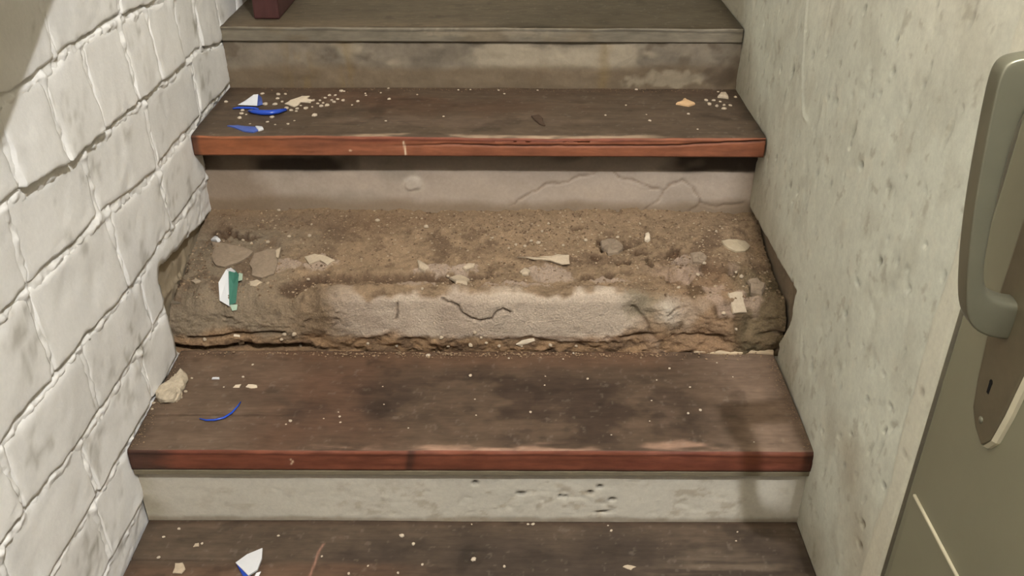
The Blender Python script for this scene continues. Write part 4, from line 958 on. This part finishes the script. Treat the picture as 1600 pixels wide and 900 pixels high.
crumbs([(*(-0.5338, -0.0304, -0.1690)[:2], .0034), (*(-0.5133, -0.0108, -0.1690)[:2], .0032), (*(-0.4631, -0.0448, -0.1690)[:2], .0032), (*(-0.5273, -0.0767, -0.1690)[:2], .0036), (*(-0.3363, -0.0265, -0.1690)[:2], .003), (*(-0.1221, -0.0255, -0.1690)[:2], .005), (*(-0.1003, -0.0446, -0.1690)[:2], .0042), (*(0.0044, -0.0785, -0.1690)[:2], .0055), (*(0.1062, 0.0028, -0.1690)[:2], .004), (*(0.0972, 0.0028, -0.1690)[:2], .0028), (*(0.0563, -0.0936, -0.1690)[:2], .0034), (*(-0.0810, -0.0901, -0.1690)[:2], .003), (*(0.4627, -0.0137, -0.1690)[:2], .0022), (*(0.4561, -0.0346, -0.1690)[:2], .002), (*(-0.1198, -0.1081, -0.1690)[:2], .003), (*(-0.2525, -0.0726, -0.1690)[:2], .0024), (*(0.2426, -0.0118, -0.1690)[:2], .0034), (*(0.2380, 0.0004, -0.1690)[:2], .002), (*(-0.0020, 0.0023, -0.1690)[:2], .002), (*(-0.2013, -0.1098, -0.1690)[:2], .003), (*(-0.1718, -0.0933, -0.1690)[:2], .0024)], -.1682, 'paint_fleck', 'whitish fleck on the lowest visible tread', 'flecks on the lowest tread', M_fleck, 'fleck', 40)
o = chip('plaster_chip', [(-0.4761, -0.0526, -0.1685), (-0.4750, -0.0453, -0.1685), (-0.4688, -0.0439, -0.1685), (-0.4667, -0.0511, -0.1685)], .002, M_gray, 13); tag(o, 'greyish double chip on the left of the lowest tread, right of the round white flecks', 'chip')
o = chip('plaster_chip', [(-0.4928, -0.1102, -0.1685), (-0.4951, -0.0896, -0.1685), (-0.4827, -0.0882, -0.1685), (-0.4742, -0.1020, -0.1685), (-0.4776, -0.1115, -0.1685)], .003, M_gray, 14); tag(o, 'broad beige chip left of the white shard on the lowest tread', 'chip')
o = chip('plaster_chip', [(0.2544, -0.0932, -0.1685), (0.2623, -0.0890, -0.1685), (0.2769, -0.0931, -0.1685), (0.2676, -0.1000, -0.1685)], .0015, M_gray, 15); tag(o, 'thin greyish chip right of the middle on the lowest tread', 'chip')

# --- flakes and crumbs on the upper tread
o = chip('paint_flake', [(-0.4248, 0.7354, 0.3390), (-0.4170, 0.7579, 0.3390), (-0.4053, 0.7725, 0.3390), (-0.3972, 0.7851, 0.3390), (-0.3803, 0.7853, 0.3390), (-0.3841, 0.7686, 0.3390), (-0.3665, 0.7564, 0.3390), (-0.3791, 0.7461, 0.3390), (-0.3920, 0.7479, 0.3390), (-0.3942, 0.7277, 0.3390), (-0.4003, 0.7169, 0.3390), (-0.4128, 0.7275, 0.3390)], .003, M_pale, 21, dome=.001, ridges=.0006); tag(o, 'largest whitish flake among the crumbs right of the upright shard', 'flake')
def T3(l): return [(*p[:2], r) for p, r in l]
SP = [((-0.4524, 0.7980, 0.3380), .006), ((-0.4373, 0.8003, 0.3380), .004), ((-0.4479, 0.7707, 0.3380), .005), ((-0.4453, 0.7340, 0.3380), .006), ((-0.4155, 0.7104, 0.3380), .006), ((-0.4031, 0.6968, 0.3380), .005), ((-0.3921, 0.7067, 0.3380), .005), ((-0.3741, 0.7089, 0.3380), .006), ((-0.3910, 0.6911, 0.3380), .004), ((-0.3543, 0.7390, 0.3380), .004), ((-0.3438, 0.7231, 0.3380), .006), ((-0.3325, 0.7292, 0.3380), .006), ((-0.3207, 0.7495, 0.3380), .005), ((-0.3161, 0.7680, 0.3380), .004), ((-0.3277, 0.7617, 0.3380), .004), ((-0.3022, 0.7599, 0.3380), .005), ((-0.3162, 0.8209, 0.3380), .006), ((-0.3097, 0.8210, 0.3380), .003), ((-0.2699, 0.7541, 0.3380), .005), ((-0.2791, 0.7318, 0.3380), .003), ((-0.5062, 0.6957, 0.3380), .005), ((-0.5033, 0.6765, 0.3380), .005), ((-0.4918, 0.6709, 0.3380), .003), ((-0.5000, 0.6501, 0.3380), .006), ((-0.4337, 0.6545, 0.3380), .006), ((-0.4373, 0.6267, 0.3380), .004), ((-0.4183, 0.6123, 0.3380), .003), ((-0.3929, 0.6162, 0.3380), .004), ((-0.3836, 0.6346, 0.3380), .003), ((-0.4702, 0.6154, 0.3380), .003), ((-0.3472, 0.6667, 0.3380), .008), ((-0.5551, 0.7490, 0.3380), .005), ((-0.4660, 0.7338, 0.3380), .007), ((-0.4888, 0.8018, 0.3380), .005), ((-0.2934, 0.8856, 0.3380), .004), ((-0.2572, 0.7938, 0.3380), .003), ((-0.2268, 0.8112, 0.3380), .003), ((-0.2132, 0.8417, 0.3380), .003), ((-0.3531, 0.7594, 0.3380), .004), ((-0.3449, 0.7760, 0.3380), .004), ((-0.3379, 0.7929, 0.3380), .005), ((-0.3252, 0.7930, 0.3380), .004), ((-0.3433, 0.7432, 0.3380), .004), ((-0.3745, 0.7469, 0.3380), .005), ((-0.3671, 0.7592, 0.3380), .005), ((-0.2033, 0.7693, 0.3380), .005), ((-0.2604, 0.8065, 0.3380), .003), ((-0.3886, 0.7266, 0.3380), .003), ((-0.3623, 0.7189, 0.3380), .003), ((-0.4336, 0.7503, 0.3380), .004)]
crumbs(T3(SP), .3388, 'plaster_crumb', 'pale crumb around the blue shards', 'crumbs around the blue shards', M_fleck, 'crumb', 50)
o = chip('paint_flake', [(0.4211, 0.7406, 0.3390), (0.4376, 0.7570, 0.3390), (0.4458, 0.7736, 0.3390), (0.4516, 0.7572, 0.3390), (0.4628, 0.7410, 0.3390), (0.4469, 0.7288, 0.3390), (0.4365, 0.7327, 0.3390)], .006, M_tan, 23, dome=.002); tag(o, 'tan spiky flake on the right of the upper tread', 'flake')
o = chip('paint_flake', [(0.5200, 0.7869, 0.3390), (0.5320, 0.8125, 0.3390), (0.5431, 0.8105, 0.3390), (0.5425, 0.7788, 0.3390), (0.5334, 0.7829, 0.3390)], .006, M_gray, 24, dome=.002); tag(o, 'raised beige flake, rearmost of the cluster by the plaster wall', 'flake')
crumbs(T3([((0.5290, 0.8261, 0.3380), .003), ((0.4914, 0.7686, 0.3380), .006), ((0.4940, 0.7442, 0.3380), .007), ((0.5248, 0.7385, 0.3380), .005), ((0.5205, 0.7165, 0.3380), .006), ((0.5383, 0.7366, 0.3380), .005), ((0.5604, 0.7902, 0.3380), .005), ((0.5084, 0.7323, 0.3380), .006), ((0.5083, 0.7688, 0.3380), .005), ((0.5208, 0.7607, 0.3380), .004)]), .3388, 'plaster_crumb', 'beige crumb at the right end of the upper tread', 'crumbs at the right end of the upper tread', M_gray, 'crumb', 60)
crumbs(T3([((0.4391, 0.6845, 0.3380), .004), ((0.3521, 0.6440, 0.3380), .004), ((0.2631, 0.6750, 0.3380), .003), ((0.3126, 0.7362, 0.3380), .003), ((0.1237, 0.8324, 0.3380), .003), ((0.0490, 0.8078, 0.3380), .003), ((0.0358, 0.8314, 0.3380), .003), ((-0.0277, 0.8350, 0.3380), .003), ((-0.0550, 0.8326, 0.3380), .003), ((0.3465, 0.8393, 0.3380), .004), ((-0.1443, 0.7993, 0.3380), .003), ((0.4436, 0.5961, 0.3380), .003), ((-0.0771, 0.6639, 0.3380), .003), ((-0.1946, 0.6365, 0.3380), .003), ((0.3499, 0.6798, 0.3380), .002)]), .3388, 'paint_fleck', 'pale fleck on the bare upper tread', 'flecks on the upper tread', M_fleck, 'fleck', 70)
o = chip('wood_chip', [(0.1066, 0.6669, 0.3390), (0.1215, 0.6746, 0.3390), (0.1304, 0.6521, 0.3390), (0.1345, 0.6118, 0.3390), (0.1229, 0.6189, 0.3390), (0.1141, 0.6408, 0.3390)], .003, M_darkchip, 25); tag(o, 'dark brown chip near the middle of the upper tread', 'chip')

# --- slabs and stones in the rubble of the broken step
def slab(label, px, th, mat, seed, dz=.0, name='plaster_slab', cat='slab', **kw):
    o = chip(name, [lift(p, dz) for p in px], th, mat, seed, **kw); tag(o, label, cat); return o
slab('dusty grey plaster slab directly behind the white and green fragment', [(-0.5548, 0.5054, 0.1216), (-0.5183, 0.4826, 0.1295), (-0.4824, 0.4734, 0.1272), (-0.4554, 0.4572, 0.1243), (-0.4633, 0.4446, 0.1195), (-0.4774, 0.4194, 0.1203), (-0.4992, 0.4047, 0.1184), (-0.5188, 0.4119, 0.1186), (-0.5348, 0.4440, 0.1225)], .006, M_dust, 31, .001, ridges=.0015)
slab('dusty flat plaster slab to the right of the white and green fragment', [(-0.4521, 0.4535, 0.1234), (-0.4285, 0.4655, 0.1273), (-0.4036, 0.4696, 0.1252), (-0.3989, 0.4217, 0.1209), (-0.3994, 0.3864, 0.1148), (-0.4193, 0.3739, 0.1133), (-0.4402, 0.3792, 0.1160), (-0.4551, 0.4209, 0.1181)], .005, M_dust, 32, .0005, ridges=.001)
slab('pale curled flake standing on the corner of the right dusty slab', [(-0.4101, 0.4565, 0.1234), (-0.4010, 0.4695, 0.1252), (-0.3978, 0.4292, 0.1225), (-0.4034, 0.4324, 0.1236)], .003, M_gray, 33, .006, 'plaster_flake', 'flake')
slab('ragged pale flake at the left middle of the broken step', [(-0.3490, 0.4417, 0.1231), (-0.3286, 0.4454, 0.1284), (-0.3091, 0.4378, 0.1298), (-0.2833, 0.4200, 0.1281), (-0.2975, 0.4107, 0.1217), (-0.3150, 0.4246, 0.1239), (-0.3336, 0.4143, 0.1224)], .004, M_gray, 34, .0005, 'plaster_flake', 'flake', ridges=.001)
slab('long thin curled plaster sliver in the sand, right of the middle', [(0.0776, 0.4304, 0.1282), (0.1057, 0.4322, 0.1258), (0.1312, 0.4299, 0.1301), (0.1598, 0.4426, 0.1276), (0.1815, 0.4391, 0.1282), (0.1819, 0.4172, 0.1200), (0.1665, 0.4144, 0.1201), (0.1439, 0.4236, 0.1235), (0.1120, 0.4260, 0.1249)], .0035, M_gray, 35, .004, 'plaster_flake', 'flake', ridges=.0008)
slab('smooth oval grey stone near the right wall on the broken step', [(0.4976, 0.4986, 0.1326), (0.5096, 0.5009, 0.1344), (0.5283, 0.5018, 0.1340), (0.5493, 0.5084, 0.1260), (0.5572, 0.4990, 0.1206), (0.5411, 0.4696, 0.1246), (0.5216, 0.4643, 0.1260), (0.5043, 0.4717, 0.1308)], .006, M_pebble, 36, .0, 'stone', 'stone', dome=.003)
slab('off-white rectangular plaster chip stuck in the ragged right end', [(0.4792, 0.3318, 0.1092), (0.5074, 0.3381, 0.1098), (0.5166, 0.3147, 0.0766), (0.4876, 0.3062, 0.0791)], .006, M_gray, 37, .0, 'plaster_chip', 'chip', taper=.92)
slab('whitish angular pebble in the sand at the right of the broken step', [(0.3436, 0.5210, 0.1335), (0.3520, 0.5247, 0.1346), (0.3513, 0.4986, 0.1349), (0.3457, 0.4941, 0.1328), (0.3395, 0.4978, 0.1338)], .008, M_pale, 38, .0, 'stone', 'stone', dome=.002)
slab('small white pebble above the grey slab at the left', [(-0.5539, 0.5078, 0.1233), (-0.5499, 0.5263, 0.1225), (-0.5320, 0.4999, 0.1306), (-0.5357, 0.4929, 0.1283)], .007, M_porcelain, 39, .0, 'stone', 'stone', dome=.002)
slab('pinkish plaster lump at the left end of the middle row', [(-0.1212, 0.4235, 0.1239), (-0.1106, 0.4180, 0.1227), (-0.0941, 0.3887, 0.1264), (-0.1026, 0.3840, 0.1233), (-0.1146, 0.3924, 0.1241)], .008, M_gray, 40, .0, 'plaster_chip', 'chip', dome=.002)
slab('pinkish plaster chip with a dark hollow beside it, in the middle row', [(-0.0302, 0.3890, 0.1293), (-0.0182, 0.4020, 0.1307), (-0.0057, 0.4047, 0.1292), (-0.0078, 0.3928, 0.1273), (-0.0227, 0.3857, 0.1241)], .007, M_gray, 41, .0, 'plaster_chip', 'chip', dome=.002)
slab('broken plaster chip hanging over the lip of the step, left of the middle', [(-0.0546, 0.3718, 0.1161), (-0.0351, 0.3809, 0.1167), (-0.0149, 0.3728, 0.1099), (-0.0175, 0.3265, 0.1288), (-0.0395, 0.3293, 0.1298)], .006, M_gray, 42, .0, 'plaster_chip', 'chip', dome=.001)
slab('round pinkish chip alone in the sand in the middle', [(0.0825, 0.3843, 0.1224), (0.0926, 0.3963, 0.1242), (0.1038, 0.3867, 0.1226), (0.0998, 0.3723, 0.1237), (0.0874, 0.3745, 0.1224)], .006, M_gray, 43, .0, 'plaster_chip', 'chip', dome=.002)
slab('dark pitted mortar clod in the rotten patch right of the middle', [(0.2501, 0.5070, 0.1211), (0.2666, 0.5156, 0.1240), (0.2852, 0.4933, 0.1315), (0.2962, 0.4907, 0.1211), (0.2813, 0.4502, 0.1283), (0.2604, 0.4464, 0.1274), (0.2514, 0.4854, 0.1148)], .010, M_dust, 44, .0, 'mortar_clod', 'clod', ridges=.003)
slab('brown mortar clod next to the wall in the rotten patch', [(0.4270, 0.4567, 0.1253), (0.4483, 0.4611, 0.1260), (0.4581, 0.4423, 0.1246), (0.4492, 0.4306, 0.1164), (0.4276, 0.4268, 0.1214)], .008, M_dust, 45, .0, 'mortar_clod', 'clod', ridges=.003)
slab('mortar clod under the oval stone, close to the right wall', [(0.5246, 0.3709, 0.1075), (0.5470, 0.3813, 0.1072), (0.5603, 0.3615, 0.1046), (0.5446, 0.3266, 0.1055), (0.5270, 0.3423, 0.0986)], .012, M_dust, 46, .0, 'mortar_clod', 'clod', ridges=.003)
slab('long white flake at the foot of the broken step, in the middle', [(0.0754, 0.2951, 0.0155), (0.0877, 0.2971, 0.0231), (0.1098, 0.2955, 0.0288), (0.1123, 0.2940, 0.0253), (0.0976, 0.2966, 0.0160), (0.0829, 0.2976, 0.0092)], .003, M_pale, 47, .001, 'plaster_flake', 'flake')
slab('knobbly white crumb at the left foot of the broken step', [(-0.4746, 0.2981, 0.0215), (-0.4682, 0.3006, 0.0273), (-0.4587, 0.3010, 0.0255), (-0.4471, 0.3009, 0.0197), (-0.4572, 0.3181, -0.0027), (-0.4665, 0.3147, -0.0034), (-0.4650, 0.3005, 0.0154)], .007, M_pale, 48, .001, 'plaster_chip', 'chip', dome=.002)
slab('flat pale flake lying on the bed near its left end', [(-0.4418, 0.3634, 0.1122), (-0.4289, 0.3715, 0.1118), (-0.4174, 0.3641, 0.1104), (-0.4264, 0.3498, 0.1102), (-0.4378, 0.3513, 0.1108)], .003, M_gray, 49, .0, 'plaster_flake', 'flake')
slab('beige chip on the slope left of the white and green fragment', [(-0.5604, 0.3769, 0.1037), (-0.5486, 0.3781, 0.1089), (-0.5358, 0.3658, 0.1118), (-0.5478, 0.3653, 0.1063)], .004, M_gray, 50, .0, 'plaster_flake', 'flake')

bumps = []
CR2 = [(p, r) for p, r in [((-0.4333, 0.6062, 0.1475), .004), ((-0.4852, 0.4978, 0.1319), .004), ((-0.4664, 0.4893, 0.1291), .004), ((-0.4332, 0.4934, 0.1300), .005), ((-0.2170, 0.5673, 0.1435), .005), ((-0.1127, 0.5474, 0.1390), .006), ((-0.3515, 0.5153, 0.1337), .005), ((-0.3531, 0.5500, 0.1426), .003), ((-0.3925, 0.5090, 0.1353), .004), ((-0.3311, 0.3801, 0.1086), .004), ((0.2184, 0.4977, 0.1348), .005), ((0.1298, 0.5287, 0.1391), .004), ((0.1209, 0.4859, 0.1348), .005), ((0.0934, 0.4786, 0.1312), .004), ((0.0751, 0.4817, 0.1324), .004), ((0.1436, 0.5508, 0.1458), .004), ((0.2854, 0.5111, 0.1355), .004), ((0.4517, 0.4317, 0.1188), .005), ((0.4327, 0.3931, 0.1145), .005), ((0.4922, 0.5305, 0.1397), .004), ((0.4378, 0.4440, 0.1251), .005), ((0.3883, 0.3481, 0.1119), .004), ((-0.0571, 0.3737, 0.1207), .004), ((-0.1009, 0.3086, 0.1307), .004), ((0.1067, 0.4972, 0.1332), .004), ((0.0608, 0.4702, 0.1312), .003), ((0.1721, 0.4860, 0.1291), .004), ((0.3365, 0.5571, 0.1434), .003), ((0.0277, 0.5040, 0.1367), .003), ((0.5134, 0.4141, 0.1085), .004), ((0.4698, 0.3044, 0.0816), .005), ((0.4958, 0.2941, 0.0520), .004), ((0.5154, 0.3807, 0.1177), .005), ((-0.0670, 0.2890, 0.0338), .005), ((-0.0031, 0.2902, 0.0451), .005), ((-0.0123, 0.2921, 0.0142), .006), ((0.0186, 0.2920, 0.0203), .004), ((0.0089, 0.2922, 0.0320), .004), ((-0.0558, 0.2949, 0.0105), .004), ((0.1422, 0.2943, 0.0133), .005), ((0.0433, 0.2927, 0.0125), .004), ((-0.3502, 0.2958, 0.0354), .006), ((-0.3695, 0.2987, 0.0334), .005), ((-0.5235, 0.2935, 0.0244), .005), ((-0.3463, 0.3158, -0.0037), .004), ((0.0866, 0.2974, 0.0094), .004), ((-0.3766, 0.2968, 0.0228), .004), ((0.1920, 0.2985, 0.0091), .004), ((-0.2103, 0.2958, 0.0152), .004), ((-0.1552, 0.2968, 0.0088), .004)]]
pro = []; made2 = []
for i, (p, r) in enumerate(CR2):
    if i < 4: o = chip('mortar_crumb', rnd_pts(0, 0, 0, .0045, .0038, 80 + i), .003, M_gray, 80 + i, dome=.0012); pro.append(o)
    else: o = pro[i % 4].copy(); COL.objects.link(o)
    o.location = (p[0], p[1] - .0008, p[2] + .0004); o.scale = (r / .0045,) * 3; o.rotation_euler = (0, 0, (i * 2.4) % 6.28)
    tag(o, 'x', 'crumb', 'crumbs on the broken step'); made2.append(o)
order_labels(made2, 'mortar crumb on the broken step')

# --- sand and grit nobody could count: on the broken bed and along the back of the treads
from mathutils.bvhtree import BVHTree
def grit(name, label, mat, samplers, count, seed, rmin, rmax):
    rr = np.random.RandomState(seed); V = []; Fc = []
    octa = np.array([(1, 0, 0), (-1, 0, 0), (0, 1, 0), (0, -1, 0), (0, 0, 1), (0, 0, -1.)])
    of = [(0, 2, 4), (2, 1, 4), (1, 3, 4), (3, 0, 4), (2, 0, 5), (1, 2, 5), (3, 1, 5), (0, 3, 5)]
    n = 0
    while n < count:
        p = samplers(rr)
        if p is None: continue
        r = rmin + (rmax - rmin) * rr.rand() ** 3
        v = octa * r * rr.uniform(.6, 1.3, (6, 1)) * np.array([1, 1, .7]); a = rr.uniform(0, 6.28)
        v = np.stack([v[:, 0] * math.cos(a) - v[:, 1] * math.sin(a), v[:, 0] * math.sin(a) + v[:, 1] * math.cos(a), v[:, 2]], -1)
        V.append(v + np.array(p) + (0, 0, r * .15)); Fc.append(np.array(of) + 6 * n); n += 1
    o = mesh_obj(name, np.vstack(V), np.vstack(Fc), mat, None, None, False)
    tag(o, label, 'grit', None, 'stuff'); return o
dg = bpy.context.evaluated_depsgraph_get()
bm = bmesh.new(); bm.from_mesh(bed_obj.data); bvh = BVHTree.FromBMesh(bm); bm.free(); off = bed_obj.matrix_world.copy()
bed_v = np.empty(len(bed_obj.data.vertices) * 3, np.float32); bed_obj.data.vertices.foreach_get('co', bed_v); bed_v = bed_v.reshape(-1, 3)
on_top = bed_v[(bed_v[:, 2] > .095) & (bed_v[:, 1] > .318)]
dens = 1 + .9 * fbm(on_top[:, 0] * 9, on_top[:, 1] * 11, oct=3, seed=601) + .8 * blob(on_top[:, 0], on_top[:, 1], .12, .50, .2, .06, soft=1.2)
dens = np.clip(dens, .05, None); dens = dens / dens.sum(); cdf = np.cumsum(dens)
def s_bed(rr): return on_top[min(int(np.searchsorted(cdf, rr.rand())), len(on_top) - 1)]
sand = grit('sand_grit', 'sandy grit spread over the bed of the broken step', M_grit, s_bed, 9000, 5, .0007, .0038)
sand.data.materials.append(M_darkgrit); sand.data.materials.append(M_palegrit)
pick_m = np.repeat(np.random.RandomState(9).choice(3, 9000, p=(.5, .33, .17)), 8).astype(np.int32)
sand.data.polygons.foreach_set('material_index', pick_m)
def s_foot(rr):
    x = rr.uniform(-.54, .55); 
    if rr.rand() > .35 + .65 * float(blob(np.array([x]), np.array([0.]), -.0, 0, .22, 1, soft=1.5)[0]): return None
    return (x, .284 - abs(rr.normal(0, .008)), .0015 + abs(rr.normal(0, .002)))
grit('mortar_grit', 'brown crumbly grit along the foot of the broken step', M_grit, s_foot, 900, 6, .0006, .0030)
def s_t3(rr):
    x = rr.uniform(-.5, .56); return (x, .843 - abs(rr.normal(0, .010)), .3392)
grit('dust_grit', 'fine dusty grit along the back of the upper tread', M_grit, s_t3, 500, 7, .0005, .0016)
for sd, word in ((-1, 'left'), (1, 'right')):
    def s_t1(rr, sd=sd): return (sd * (.570 - abs(rr.normal(0, .010))), rr.uniform(.01, .28), .0016)
    grit('corner_grit', 'fine grit gathered along the %s end of the second tread' % word, M_grit, s_t1, 210, 8 + sd, .0005, .0018)
